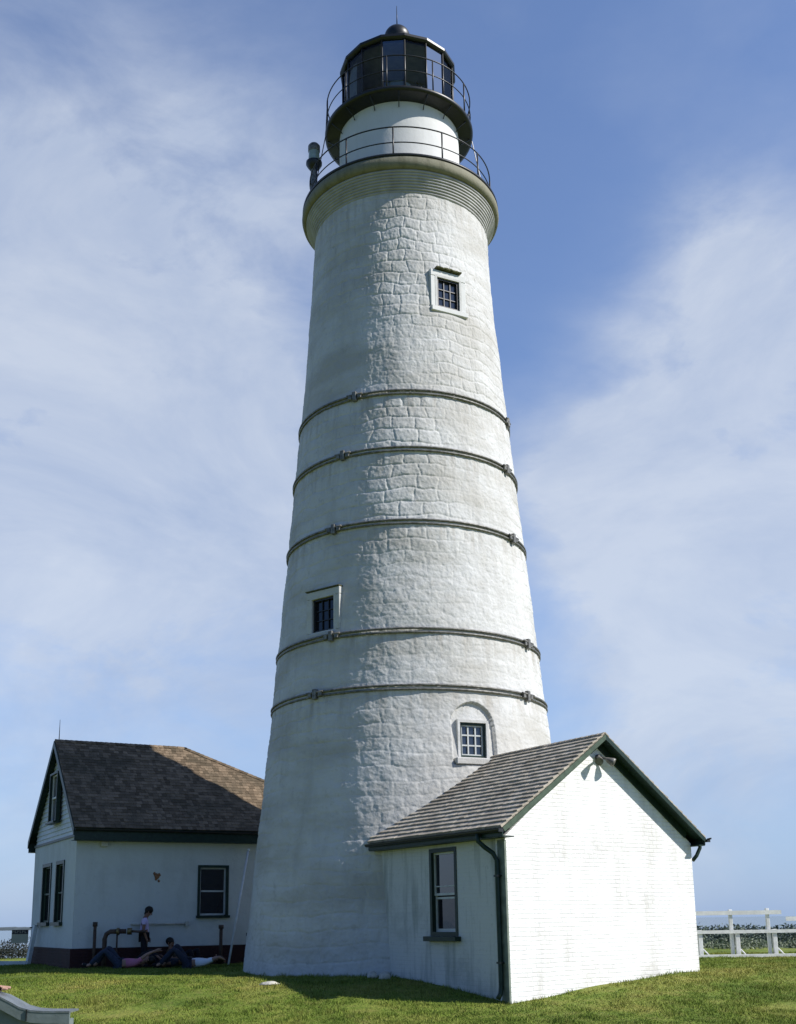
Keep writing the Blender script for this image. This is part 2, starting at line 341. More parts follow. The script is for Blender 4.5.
for i, xx in enumerate(xs): vs += [(xx, 3600, -10.5), (xx, 3620, hh[i]-14), (xx, 3900, hh[i]-12), (xx, 4000, -10.5)]
for i in range(239): fs += [(i*4+k, i*4+4+k, i*4+5+k, i*4+1+k) for k in range(3)]
o = mb.add(vs, fs).build('far_shore_hills', simple('far_shore_land', (.07, .09, .10), .9, vs=.01)); tag(o, 'low far shore across the water', kind='structure')

# ------------------------------------------------------------------ lighthouse
LH = empty('lighthouse', (TX, TY, .5), label='tall tapering white stone lighthouse with five iron hoops and black lantern', cat='lighthouse')
ZZ = np.array([-.2, .35, 1.2, 3.6, 4.97, 6.28, 8.9, 12.27-1.7+1.7, 15.2, 17.5, 19.75])
def trad(z): return np.interp(z, [-.3, .4, 1.2, 2.6, 6.67, 7.98, 10.6, 12.46, 13.97, 18.0, 19.75], [4.03, 3.98, 3.90, 3.77, 3.335, 3.22, 2.98, 2.83, 2.69, 2.38, 2.30])
def vnoise(shape_u, shape_v, per_u, u, v, r):
    """value noise on a periodic-in-u lattice"""
    g = r.random((shape_v+2, per_u)); iu = np.floor(u).astype(int); iv = np.floor(v).astype(int); fu = u-iu; fv = v-iv
    fu = fu*fu*(3-2*fu); fv = fv*fv*(3-2*fv); iv = np.clip(iv, 0, shape_v)
    a = g[iv, iu % per_u]; b_ = g[iv, (iu+1) % per_u]; c = g[iv+1, iu % per_u]; d = g[iv+1, (iu+1) % per_u]
    return (a*(1-fu)+b_*fu)*(1-fv)+(c*(1-fu)+d*fu)*fv
# windows: centre angle, z0, z1, half width
WIN = [(27.2, 16.42, 17.22, .315), (-38.0, 8.17, 8.97, .335), (23.8, 5.13, 5.90, .32)]
def tower():
    nt_, nz = 940, 1040
    th = np.arange(nt_)*2*np.pi/nt_ - np.pi; zz = np.linspace(-.3, 19.75, nz)
    for (a, z0, z1, hw) in WIN:          # snap grid lines to the window openings
        for e, arr in ((z0, zz), (z1, zz)):
            arr[np.argmin(abs(arr-e))] = e
        r = float(trad((z0+z1)/2))
        for s in (-1, 1):
            t = R(a)+s*math.asin(hw/r); th[np.argmin(abs(th-t))] = t
    T, Z = np.meshgrid(th, zz)
    rr = trad(Z); u = T*3.0; r_ = np.random.default_rng(5)
    def nz2(s, seed):  # s cells per metre approx
        per = int(2*np.pi*3*s); rg = np.random.default_rng(seed); return vnoise(0, int(22*s)+2, per, (T+np.pi)/(2*np.pi)*per, (Z+.5)*s, rg)
    du = (nz2(2.2, 1)-.5)*.16+(nz2(6, 2)-.5)*.05; dv = (nz2(1.6, 3)-.5)*.13+(nz2(5, 4)-.5)*.05
    rowh = .31; vv = (Z+5+dv)/rowh; row = np.floor(vv).astype(int); fv = vv-row
    rj = np.random.default_rng(9).random(200); off = rj[row % 200]*.6; cw = .42+.22*np.random.default_rng(10).random(200)[row % 200]
    uu = (u+20+du)/cw+off*3; cl = np.floor(uu).astype(int); fu = uu-cl
    dz = np.minimum(fv, 1-fv)*rowh; dx = np.minimum(fu, 1-fu)*cw; d = np.minimum(dz, dx)
    bl = np.random.default_rng(12).random(4096)[(row*131+cl*17) % 4096]
    am = .30+.70*smooth((nz2(.45, 21)-.38)/.25); am *= np.where(Z < 3.0, .8, 1)
    # between hoops and low down the render is thicker, blocks only faintly read
    blockd = (1-np.exp(-(d/.016)**2))*.014+smooth(d/.07)*.003+bl*.006
    rough = (nz2(11, 31)-.5)*.009+(nz2(22, 32)-.5)*.009+(nz2(5, 33)-.5)*.010+(nz2(1.2, 34)-.5)*.03
    disp = blockd*am+rough
    disp *= smooth((19.75-Z)/.3)*.7+.3
    # flat panels round windows
    for i, (a, z0, z1, hw) in enumerate(WIN):
        X = (T-R(a))*trad((z0+z1)/2); zc = (z0+z1)/2
        if i < 2:
            k = smooth((hw+.24-abs(X))/.08)*smooth(((z1-z0)/2+.25-abs(Z-zc))/.08); disp = disp*(1-k)
        else:      # shallow arched niche
            aw = .53; ztop = 5.83; inarch = ((abs(X) < aw) & (Z < ztop) & (Z > 4.95)) | ((np.hypot(X, Z-ztop) < aw) & (Z >= ztop))
            k = inarch.astype(float); disp = np.where(inarch, -.085+disp*.3, disp)
    rr = rr+disp
    V = np.stack([rr*np.sin(T), -rr*np.cos(T), Z-.5], -1).reshape(-1, 3)
    j = np.arange(nt_)[None, :]; i = np.arange(nz-1)[:, None]; j2 = (j+1) % nt_
    q = np.stack([i*nt_+j, i*nt_+j2, (i+1)*nt_+j2, (i+1)*nt_+j], -1).reshape(-1, 4)
    Tc = (T[:-1]+np.roll(T, -1, 1)[:-1])/2; Zc = (Z[:-1]+Z[1:])/2; Tc[:, -1] = np.pi; kill = np.zeros(Tc.shape, bool)
    for (a, z0, z1, hw) in WIN:
        r = float(trad((z0+z1)/2)); kill |= (abs(r*np.sin(Tc-R(a))) < hw) & (abs(Tc-R(a)) < 1) & (Zc > z0) & (Zc < z1)
    q = q[~kill.ravel()]
    me = bpy.data.meshes.new('tower_wall'); n = len(q); me.vertices.add(len(V)); me.vertices.foreach_set('co', V.ravel())
    me.loops.add(4*n); me.loops.foreach_set('vertex_index', q.astype(np.int32).ravel()); me.polygons.add(n)
    me.polygons.foreach_set('loop_start', np.arange(0, 4*n, 4, dtype=np.int32)); me.polygons.foreach_set('loop_total', np.full(n, 4, dtype=np.int32))
    me.polygons.foreach_set('use_smooth', np.ones(n, bool)); me.update(); me.validate()
    me.materials.append(M['tower']); o = bpy.data.objects.new('tower_wall', me); C.objects.link(o); o.parent = LH; return o
tower()
# top: corbel, rim, deck
prof = [(2.27, 19.60)]
for k in range(8):
    r0 = 2.315+k*.032; z0 = 19.63+k*.062
    prof += [(r0+.018, z0), (r0+.026, z0+.008), (r0+.028, z0+.040), (r0+.010, z0+.044), (r0-.035, z0+.052)]
prof += [(2.56, 20.13)]
WB().lathe(TX, TY, prof, 128).build('corbel', M['corbel'], LH)
WB().lathe(TX, TY, [(2.50, 20.125), (2.60, 20.13), (2.655, 20.17), (2.68, 20.26), (2.67, 20.38), (2.63, 20.455), (2.56, 20.47), (1.6, 20.47)], 128).build('gallery_rim', M['rim'], LH)
WB().lathe(TX, TY, [(2.655, 20.445), (2.67, 20.46), (2.665, 20.505), (2.60, 20.515), (1.6, 20.52)], 128).build('gallery_deck', M['black'], LH)
WB().lathe(TX, TY, [(1.65, 20.5), (1.655, 22.0), (1.65, 22.9)], 96).build('watch_room_wall', M['drum'], LH)
WB().lathe(TX, TY, [(1.62, 22.80), (1.70, 22.84), (1.98, 22.87), (2.05, 22.90), (2.06, 22.97), (2.03, 23.0), (1.4, 23.01)], 96).build('lantern_deck', M['black'], LH)
for k in range(16):
    a = 2*math.pi*k/16; WB().tube([(TX+1.68*math.sin(a), TY-1.68*math.cos(a), 22.62), (TX+1.72*math.sin(a), TY-1.72*math.cos(a), 22.72), (TX+1.98*math.sin(a), TY-1.98*math.cos(a), 22.865)], .014, 6).build('deck_bracket', M['black'], LH)
# lantern room, sixteen sides
NS, A0, LR = 16, 6.5, 1.56
def pol(r, a, z): return (TX+r*math.sin(a), TY-r*math.cos(a), z)
lan = empty('lantern_room', (TX, TY, 23.0)); lan.parent = LH; lan.location = (0, 0, 22.5); root_off[lan.name] = (TX, TY, 23.0)
mb = WB()
for i in range(NS):
    a = R(A0+i*360/NS); b2 = R(A0+(i+1)*360/NS)
    mb.tube([pol(LR, a, 23.0), pol(LR, a, 24.93)], .026, 6)
    for z, r in ((23.05, .05), (24.88, .045)):
        mb.tube([pol(LR, a, z), pol(LR, b2, z)], r, 6)
mb.build('lantern_frame', M['black'], lan)
mb = WB()
for i in range(NS):
    a = R(A0+i*360/NS); b2 = R(A0+(i+1)*360/NS)
    mb.add([pol(LR-.01, a, 23.05), pol(LR-.01, b2, 23.05), pol(LR-.01, b2, 24.9), pol(LR-.01, a, 24.9)], [(0, 1, 2, 3)])
mb.build('lantern_glazing', M['lglass'], lan)
off = A0/(360/NS)
WB().lathe(TX, TY, [(1.45, 24.84), (1.60, 24.85), (1.64, 24.89), (1.64, 24.96), (1.58, 25.0), (1.1, 25.36), (.5, 25.86), (.3, 25.95)], NS, False, off).build('lantern_roof', M['black'], lan)
WB().lathe(TX, TY, [(.001, 24.93), (.8, 24.93), (1.48, 24.90)], NS, False, off).build('lantern_ceiling', simple('dark_lantern_ceiling', (.26, .27, .27), .7), lan)
bp_ = [(.36, 25.80), (.38, 25.90)]+[(.37*math.cos(t), 26.22+.34*math.sin(t)) for t in np.linspace(-.45, 1.5, 12)]
WB().lathe(TX, TY, bp_, 32).build('ventilator_ball', M['black'], lan)
WB().tube([(TX, TY, 26.6), (TX, TY, 27.3)], [.02, .008], 6).build('lightning_rod', M['black'], lan)
WB().lathe(TX, TY, [(.03, 23.0), (.35, 23.0), (.35, 23.3), (.22, 23.35)], 24).build('lens_pedestal', M['black'], lan)
lp = []
for k in range(30):
    z = 23.38+k*.04; c = 1-abs((k-15)/15)**2.2; r = .28+.30*c; lp += [(r, z), (r+.025, z+.018), (r-.005, z+.036)]
WB().lathe(TX, TY, lp, 24).build('fresnel_lens', M['lens'], lan)
mb = WB()
for k in range(6):
    a = R(15+k*60); mb.tube([pol(.60, a, 23.3), pol(.62, a, 24.0), pol(.55, a, 24.65)], .02, 6)
mb.build('lens_frame', M['brass'], lan)
# a hung curtain behind part of the glazing, as in the darker panes
vs = []; fs = []
for i in range(61):
    a = R(118+i*3.1); r = 1.36+.02*math.sin(i*2.1); vs += [pol(r, a, 23.15), pol(r, a, 24.82)]
for i in range(60): fs.append((2*i, 2*i+2, 2*i+3, 2*i+1))
WB().add(vs, fs, True).build('curtain', simple('grey_lantern_curtain', (.38, .39, .40), .9), lan)
# railings
def railing(name, rad, z0, h, n, a0, mid, rr, parent):
    rl = empty(name, (TX, TY, z0)); rl.parent = LH; rl.location = (0, 0, z0-.5); root_off[rl.name] = (TX, TY, z0)
    WB().ring(TX, TY, z0+h, rad, rr).build('top_rail', M['black'], rl); WB().ring(TX, TY, z0+mid, rad, rr*.85).build('mid_rail', M['black'], rl)
    for k in range(n):
        a = R(a0+k*360/n); WB().tube([pol(rad, a, z0-.02), pol(rad, a, z0+h)], rr*1.3, 6).build('baluster', M['black'], rl)
    return rl
railing('lantern_railing', 2.0, 23.0, .94, 10, 27, .48, .017, LH)
railing('gallery_railing', 2.47, 20.51, .90, 12, -4, .45, .018, LH)
# diagonal stays down from lantern deck to the gallery posts
for a in (-86, 94, -38+180, 40+180):
    a = R(a); WB().tube([pol(2.0, a, 23.85), pol(2.04, a, 22.95), pol(2.46, a, 20.55)], .013, 5).build('stay', M['black'], LH)
WB().tube([pol(1.66, R(-27), 20.85), pol(1.72, R(-27), 20.85)], .05, 10).build('scupper', M['black'], LH)
# fog sensor on the left of the gallery, small white box on the right
fs_ = empty('fog_sensor', pol(2.52, R(-91), 20.45)); fs_.parent = LH; p = pol(2.36, R(-86), 20.45); fs_.location = (p[0]-TX, p[1]-TY, 19.95); root_off[fs_.name] = p
WB().lathe(p[0], p[1], [(.17, 20.35), (.15, 20.9), (.10, 21.2), (.09, 21.85), (.09, 21.9)], 16).build('post', M['iron'], fs_)
WB().lathe(p[0], p[1], [(.10, 21.85), (.16, 21.92), (.22, 22.02), (.22, 22.10), (.155, 22.14)], 20).build('bracket', M['black'], fs_)
WB().lathe(p[0], p[1], [(.155, 22.10), (.155, 22.25), (.150, 22.28), (.150, 22.42)], 20).build('lens_housing', simple('sensor_glass', (.30, .36, .32), .2, spec=.8), fs_)
WB().lathe(p[0], p[1], [(.155, 22.42), (.165, 22.44), (.165, 22.60), (.12, 22.66), (.001, 22.67)], 20).build('cap', M['iron'], fs_)
p = pol(2.30, R(80), 20.5)
WB().box((p[0], p[1], p[2]+.26), (.13, .13, .5), R(82), bev=.01).build('white_box', M['wpaint'], LH)

# iron hoops: paired cables, clasps
HO_ = [(12.27, -25.6, 71.8), (10.76, -30.8, 59.4), (8.91, -34.0, 57.2), (6.28, -32.3, 58.5), (4.97, -38.6, 52.7)]
for (h, al, ar) in HO_:
    z = h+1.7; r = float(trad(z))
    hp = empty('hoop', (TX, TY, z)); hp.parent = LH; hp.location = (0, 0, z-.5); root_off[hp.name] = (TX, TY, z)
    WB().ring(TX, TY, z+.045, r+.04, .028, 128, 8).ring(TX, TY, z-.045, r+.04, .026, 128, 8).build('cable', M['iron'], hp)
    for a in (al, ar, al+180+8, ar+180-6):
        a = R(a); q = pol(r+.075, a, z); mm = Matrix.Rotation(a, 4, 'Z')
        mb = WB().box(q, (.11, .10, .24), a, bev=.012).box(pol(r+.08, a-.045, z), (.10, .06, .12), a-.045, bev=.01).box(pol(r+.08, a+.045, z), (.10, .06, .12), a+.045, bev=.01)
        mb.tube([pol(r+.10, a-.075, z+.045), pol(r+.10, a+.075, z+.045)], .022, 8)
        mb.build('clasp', M['iron'], hp)

# tower windows: local frame per window
def tower_window(i, name, frame_mat, sash_mat, glass, muntin, thick):
    a, z0, z1, hw = WIN[i]; r = float(trad((z0+z1)/2)); a = R(a)
    w = empty(name, (0, 0, 0)); w.parent = LH; w.rotation_euler = (0, 0, a); zc = z0
    w.location = (r*math.sin(a), -r*math.cos(a), z0-.5); h = z1-z0
    # reveal (jambs, head, sill) in local coords: x right, y inwards
    d0 = -.03 if i < 2 else .06; d1 = .34
    mb = MB()
    for s in (-1, 1): mb.box((s*(hw+.03), (d0+d1)/2, h/2), (.06, d1-d0, h+.12))
    mb.box((0, (d0+d1)/2, h+.03), (2*hw, d1-d0, .06)).box((0, (d0+d1)/2, -.03), (2*hw, d1-d0, .06))
    mb.build('reveal', M['tower'], w)
    fy = .05 if i == 0 else (.07 if i == 1 else .15)
    mb = MB(); t = .05
    for s in (-1, 1): mb.box((s*(hw-t/2), fy, h/2), (t, .08, h))
    mb.box((0, fy, h-t/2), (2*hw-2*t, .08, t)).box((0, fy, t/2), (2*hw-2*t, .08, t))
    mb.build('frame', frame_mat, w)
    mb = MB(); x0 = hw-t
    for k in range(1, 3):
        mb.box((-x0+2*x0*k/3, fy+.01, h/2), (muntin, .03, h-2*t)); mb.box((0, fy+.012, t+(h-2*t)*k/3), (2*x0, .026, muntin))
    if thick:
        for s in (-1, 1): mb.box((s*(x0-.015), fy+.008, h/2), (.03, .034, h-2*t))
        for s in (0, 1): mb.box((0, fy+.009, t+.015 if s == 0 else h-t-.015), (2*x0-.06, .032, .03))
    mb.build('sash', sash_mat, w)
    MB().box((0, fy+.035, h/2), (2*x0, .01, h-2*t)).build('pane', glass, w)
    return w, r, hw, h
w, r, hw, h = tower_window(0, 'window', M['black'], M['black'], M['glassb'], .022, False)
mb = MB()
for s in (-1, 1): mb.box((s*(hw+.10), .035, h/2), (.16, .12, h+.02), bev=.008)
mb.box((0, .036, h+.10), (2*hw+.36, .13, .17), bev=.008); mb.box((.02, .02, -.09), (2*hw+.40, .18, .12), bev=.01)
mb.build('surround', M['drum'], w)
mb = MB()
for k in range(13):
    x = -.33+k*.055; mb.box((x, -.03+.01*random.random(), h+.225+.02*random.random()), (.06, .16, .035+.02*random.random()), bev=.006)
mb.build('hood_ledge', M['moss'], w)
w, r, hw, h = tower_window(1, 'window', M['black'], M['black'], M['glass'], .02, False)
mb = MB()
for s in (-1, 1): mb.box((s*(hw+.10), .04, h/2), (.14, .13, h+.02), bev=.008)
mb.box((0, .04, h+.10), (2*hw+.34, .13, .17), bev=.008); mb.box((.0, .03, -.085), (2*hw+.38, .16, .12), bev=.01)
mb.build('surround', M['tower'], w)
MB().box((0, .02, h+.205), (2*hw+.36, .16, .026), bev=.006).build('hood_ledge', M['moss'], w)
w, r, hw, h = tower_window(2, 'window', M['trim'], M['sash'], M['glassb'], .032, True)
MB().box((0, .03, -.10), (2*hw+.34, .26, .14), bev=.012).build('stone_sill', M['tower'], w)

# ------------------------------------------------------------------ generic shingled slope
def slope(mb, o, u, n, vlen, width, exp_, sw, lo=lambda t: 0., hi=None, th=.016, seed=1, jit=1.):
    """o lower-left corner, u along eave, n up-slope unit vector"""
    rg = random.Random(seed); o, u, n = Vector(o), Vector(u).normalized(), Vector(n).normalized(); up = u.cross(n).normalized()
    k = int(math.ceil(vlen/exp_))
    for r in range(k):
        v0 = r*exp_; v1 = min(v0+exp_*1.7, vlen)
        t = v0/vlen; a = lo(t); b = hi(t) if hi else width
        x = a-rg.random()*sw
        while x < b:
            w_ = sw*rg.uniform(.6, 1.35); x0 = max(x, a); x1 = min(x+w_-.004, b)
            if x1-x0 > .015:
                j = rg.uniform(-.006, .008)*jit; tt = th*(1+(rg.uniform(.75, 1.3)-1)*jit); l0 = rg.uniform(-.003, .004)*jit
                t1 = v1/vlen; a1 = lo(t1); b1 = hi(t1) if hi else width; y0_, y1_ = min(max(x0, a1), b1), min(max(x1, a1), b1)
                P = [o+u*x0+n*(v0+j), o+u*x1+n*(v0+j), o+u*y1_+n*v1, o+u*y0_+n*v1]
                lift = [tt+.004+l0, tt+.004+rg.uniform(-.002, .004), .004, .004]
                top = [p+up*(.006+l) for p, l in zip(P, lift)]; bot = [p+up*.001 for p in P]
                mb.add(bot+top, [(0, 3, 2, 1), (4, 5, 6, 7), (0, 1, 5, 4), (1, 2, 6, 5), (2, 3, 7, 6), (3, 0, 4, 7)])
            x += w_
def quad_slab(mb, pts, th):
    pts = [Vector(p) for p in pts]; nn = (pts[1]-pts[0]).cross(pts[2]-pts[0]).normalized(); lo = [p-nn*th for p in pts]; k = len(pts)
    mb.add(pts+lo, [tuple(range(k)), tuple(range(2*k-1, k-1, -1))]+[(i, i+k, (i+1) % k+k, (i+1) % k) for i in range(k)])

# ------------------------------------------------------------------ annex
def solid_gable(W_, L_, z0, ze, za, xr):
    return [(0, z0), (W_, z0), (W_, ze), (xr, za), (0, ze)]
AX = empty('annex', (AN[0].x, AN[0].y, 0), R(37.6), label='small whitewashed brick entry house joined to the lighthouse base', cat='annex')
XR = 2.52; ez, rz_, ez2 = 3.27, 5.16, 3.25     # roof surface heights
xl, xrr, yf = -.27, AW+.18, -.25
# gable wall
ap = rz_-.13
MB().prism([(0, -.15), (AW, -.15), (AW, AE), (XR, ap), (0, AE)], 'y', 0, .28).build('gable_wall', M['brickw'], AX)
# side wall with window opening  x 0..0.28
wy0, wy1, wz0, wz1 = 1.50, 2.41, 1.40, 3.05
mb = MB()
mb.box((.14, (.28+wy0)/2, (AE-.15)/2), (.28, wy0-.28, AE+.15)).box((.14, (wy1+AL)/2, (AE-.15)/2), (.28, AL-wy1, AE+.15))
mb.box((.14, (wy0+wy1)/2, (wz0-.15)/2), (.28, wy1-wy0, wz0+.15)).box((.14, (wy0+wy1)/2, (wz1+AE)/2), (.28, wy1-wy0, AE-wz1))
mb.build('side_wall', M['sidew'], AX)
MB().box((AW-.14, (.28+AL)/2, (AE-.15)/2), (.28, AL-.28, AE+.15)).build('side_wall', M['brickw'], AX)
wn = empty('window', (0, wy0, wz0)); wn.parent = AX; root_off.pop(wn.name, None); ww, wh = wy1-wy0, wz1-wz0
def lb(): return MB()
mb = lb(); t = .075
for yy in (t/2, ww-t/2): mb.box((.05, yy, wh/2), (.13, t, wh))
mb.box((.05, ww/2, wh-t/2), (.13, ww-2*t, t)).box((.05, ww/2, t/2), (.13, ww-2*t, t))
mb.build('frame', M['trim'], wn)
lb().box((-.02, ww/2, -.05), (.26, ww+.16, .09), bev=.008).build('sill', M['trim'], wn)
sw_ = ww-2*t
mb = lb(); z0 = t; zt = wh-t; zm = wh*.46
for yy in (t+.018, ww-t-.018): mb.box((.075, yy, (zm+zt)/2), (.04, .036, zt-zm)); mb.box((.10, yy, (z0+zm)/2), (.04, .036, zm-z0))
mb.box((.075, ww/2, zt-.02), (.04, sw_-.072, .04)).box((.075, ww/2, zm+.02), (.04, sw_-.072, .045)).box((.10, ww/2, zm-.05), (.04, sw_-.072, .04)).box((.10, ww/2, z0+.03), (.04, sw_-.072, .06)).box((.074, ww/2, zm+.17), (.03, sw_-.072, .02))
mb.build('sash', M['sash'], wn)
lb().box((.085, ww/2, (zm+zt)/2), (.006, sw_-.06, zt-zm-.04)).build('pane', M['glassb'], wn)
lb().box((.112, ww/2, (z0+zm)/2), (.006, sw_-.06, zm-z0-.06)).build('pane', M['glass'], wn)
lb().box((.2, ww/2, wh/2), (.02, ww, wh)).build('curtain', simple('dark_red_curtain', (.05, .012, .012), .9), wn)
# roof
rf = MB()
def an_slopes():
    mb = MB()
    L1 = math.hypot(XR-xl, rz_-ez); n1 = Vector((XR-xl, 0, rz_-ez)).normalized(); yL = AL-.25-yf
    slope(mb, (xl, yf+yL, ez), (0, -1, 0), n1, L1, yL, .165, .16, lo=lambda t: max(0, yL-(4.30-yf)-3.4*t), th=.046, seed=3, jit=.35)
    L2 = math.hypot(xrr-XR, rz_-ez2); n2 = Vector((XR-xrr, 0, rz_-ez2)).normalized()
    slope(mb, (xrr, yf, ez2), (0, 1, 0), n2, L2, yL, .165, .16, th=.046, seed=4, jit=.35)
    return mb
ro = an_slopes().build('roof', M['roofA'], AX)
mb = MB(); yb = AL-.27
ym = 4.28; fm = .38; xm = xl+.02+(XR-xl-.02)*fm; zm_ = ez+.002+(rz_-.004-ez-.002)*fm
quad_slab(mb, [(xl+.02, ym, ez+.002), (xl+.02, yf+.02, ez+.002), (XR, yf+.02, rz_-.004), (XR, yb, rz_-.004), (xm, yb, zm_)], .05)
quad_slab(mb, [(xrr-.02, yf+.02, ez2+.002), (xrr-.02, yb, ez2+.002), (XR, yb, rz_-.004), (XR, yf+.02, rz_-.004)], .05)
mb.build('roof_boards', M['trim'], ro)
mb = MB()   # ridge cap of overlapping shingles
k = 0; y = yf-.01
while y < yb:
    for s in (-1, 1):
        nn = Vector((XR-xl, 0, rz_-ez)).normalized() if s < 0 else Vector((XR-xrr, 0, rz_-ez2)).normalized()
        dn = -nn; upv = Vector((-nn.z, 0, nn.x)) if s < 0 else Vector((-nn.z*-1, 0, -nn.x)) 
        if upv.z < 0: upv = -upv
        o_ = Vector((XR, y, rz_+.03)); P = [o_, o_+Vector((0, .26, 0)), o_+Vector((0, .26, 0))+dn*.12, o_+dn*.12]
        tp = [p+upv*(.022 if i in (0, 3) else .008) for i, p in enumerate(P)]
        mb.add(P+tp, [(0, 1, 2, 3), (4, 7, 6, 5), (0, 4, 5, 1), (1, 5, 6, 2), (2, 6, 7, 3), (3, 7, 4, 0)])
    y += .16
mb.build('ridge_cap', M['roofA'], ro)
# rake boards and soffit (front gable)
def rake(mat_l, mat_r):
    for (x0, z0, mt) in ((xl, ez, mat_l), (xrr, ez2, mat_r)):
        sgn = 1 if x0 < XR else -1
        d = Vector((XR-x0, 0, rz_-z0)); n = d.normalized(); dn = Vector((n.z, 0, -n.x))*(1 if sgn > 0 else -1)
        if dn.z > 0: dn = -dn
        a = Vector((x0, 0, z0)); b_ = Vector((XR, 0, rz_)); w_ = .085
        A_ = a+Vector((0, yf, 0))+dn*.003; B_ = b_+Vector((0, yf, 0)); 
        lowA = A_+dn*w_; lowB = B_+Vector((0, 0, -w_/n.x/ (1 if sgn > 0 else -1)))
        ty = Vector((0, .028, 0)); tb = Vector((0, -.0, 0))
        mb = MB(); P = [A_, B_, lowB, lowA]; Q = [p-ty for p in P]
        mb.add(P+Q, [(0, 1, 2, 3), (4, 7, 6, 5), (0, 4, 5, 1), (1, 5, 6, 2), (2, 6, 7, 3), (3, 7, 4, 0)])
        mb.build('rake_board', mt, AX)
        # frieze board lying on the wall just under the soffit
        P = [A_+Vector((0, -yf-.002, 0))+dn*.05, B_+Vector((0, -yf-.002, -.05)), B_+Vector((0, -yf-.002, -.05-.15/abs(n.x))), A_+Vector((0, -yf-.002, 0))+dn*.20]
        P = [p if i not in (0, 3) else p+n*.32 for i, p in enumerate(P)]
        Q = [p+Vector((0, -.03, 0)) for p in P]
        MB().add(P+Q, [(0, 1, 2, 3), (4, 7, 6, 5), (0, 4, 5, 1), (1, 5, 6, 2), (2, 6, 7, 3), (3, 7, 4, 0)]).build('frieze_board', mt, AX)
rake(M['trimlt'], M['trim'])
# eave fascia, soffit and gutters
for (x0, z0, s) in ((xl, ez, -1), (xrr, ez2, 1)):
    yb = 4.30 if s < 0 else AL-.27
    xi = -.0 if s < 0 else AW
    MB().box((x0+s*-.02, (yf+yb)/2, z0-.075), (.03, yb-yf, .13)).build('fascia', M['trim'], AX)
    MB().box(((x0+xi)/2-s*.02, (yf+yb)/2, z0-.145), (abs(x0-xi), yb-yf, .02)).build('soffit', M['trim'], AX)
    gx = x0+s*.055; gp = []
    pr = [(gx+.055*math.cos(t), z0-.02+.06*math.sin(t)) for t in np.linspace(math.pi, 2*math.pi, 9)]; pr += [(gx+.047*math.cos(t), z0-.02+.05*math.sin(t)) for t in np.linspace(2*math.pi, math.pi, 9)]
    MB().prism(pr, 'y', yf-.03, yb-.02).prism([(gx-.055, z0-.02), (gx-.055, z0-.08), (gx+.055, z0-.08), (gx+.055, z0-.02)], 'y', yf-.045, yf-.03).build('gutter', M['black'], AX)
# corner post and downpipe on the near corner
MB().box((-.012, .085, AE/2-.1), (.05, .21, AE+.06), bev=.004).build('corner_board', simple('grey_green_corner_board', (.17, .20, .165), .6, var=.3, vs=6), AX)
dpx = -.085
MB().tube([(xl-.05, .40, ez-.07), (xl-.05, .40, ez-.2), (-.22, .33, ez-.31), (-.13, .20, ez-.42), (dpx, .15, ez-.55), (dpx, .15, .55), (dpx-.02, .15, .43), (dpx-.08, .15, .35)], .045, 12).build('downpipe', M['trim'], AX)
for z in (2.45, .95): MB().box((dpx+.02, .15, z), (.12, .13, .035)).build('pipe_clip', M['black'], AX)
MB().tube([(xrr+.05, -.05, ez2-.07), (xrr+.05, -.05, ez2-.18), (AW+.14, -.02, ez2-.34), (AW+.05, .02, ez2-.44)], .04, 10).build('downpipe', M['trim'], AX)
MB().tube([(xrr+.05, yf-.02, ez2-.02), (xrr+.05, yf-.12, ez2-.01)], .018, 8).build('gutter_spout', M['black'], AX)
# flood lamp under the gable peak
fl = empty('floodlight', (0, 0, 0)); fl.parent = AX; root_off.pop(fl.name, None)
MB().tube([(XR+.0, .0, 4.74), (XR, -.09, 4.74)], .06, 14).build('mount', M['iron'], fl)
for s in (-1, 1):
    c = Vector((XR+s*.10, -.13, 4.71)); d = Vector((s*.55, -.65, -.45)).normalized()
    MB().tube([(XR, -.08, 4.74), c, c+d*.05, c+d*.16, c+d*.20], [.022, .025, .05, .085, .085], 14).build('lamp_head', M['iron'], fl)
def descend(o):
    for c in [q for q in bpy.data.objects if q.parent == o]:
        yield c; yield from descend(c)
for o in descend(AX):      # the plan of the entry house is a few degrees off square
    o.location.x += o.location.y*SK
    if o.type == 'MESH':
        for v in o.data.vertices: v.co.x += v.co.y*SK

# ------------------------------------------------------------------ keeper's house
HS = empty('house', (HO[0].x, HO[0].y, 1.7*(1-KH)), R(28.65), label='old white stucco house with brown hipped shingle roof behind the tower', cat='house')
zb = 1.10
def wallrun(mb, ax, fixed, thick, a, b_, z0, z1, holes):
    """vertical wall along x (ax='x') or y with rectangular holes [(a0,a1,z0,z1)], outer face at `fixed`"""
    hs = sorted(holes); c = a
    def bx(p, q, zl, zh):
        if q-p < 1e-4 or zh-zl < 1e-4: return
        if ax == 'x': mb.box(((p+q)/2, fixed+thick/2, (zl+zh)/2), (q-p, thick, zh-zl))
        else: mb.box((fixed+thick/2, (p+q)/2, (zl+zh)/2), (thick, q-p, zh-zl))
    for (h0, h1, y0, y1) in hs: bx(c, h0, z0, z1); bx(h0, h1, z0, y0); bx(h0, h1, y1, z1); c = h1
    bx(c, b_, z0, z1)
gw = [(1.28, 2.32, 1.72, 3.5), (2.92, 4.12, 1.72, 3.5)]
mb = MB(); wallrun(mb, 'x', 0, .3, 0, HL, zb, HE, [(3.44, 4.36, 1.87, 3.32)]); mb.build('front_wall', M['stucco'], HS)
mb = MB(); wallrun(mb, 'y', 0, .3, .3, HW, zb, HE, gw); mb.build('end_wall', M['stucco'], HS)
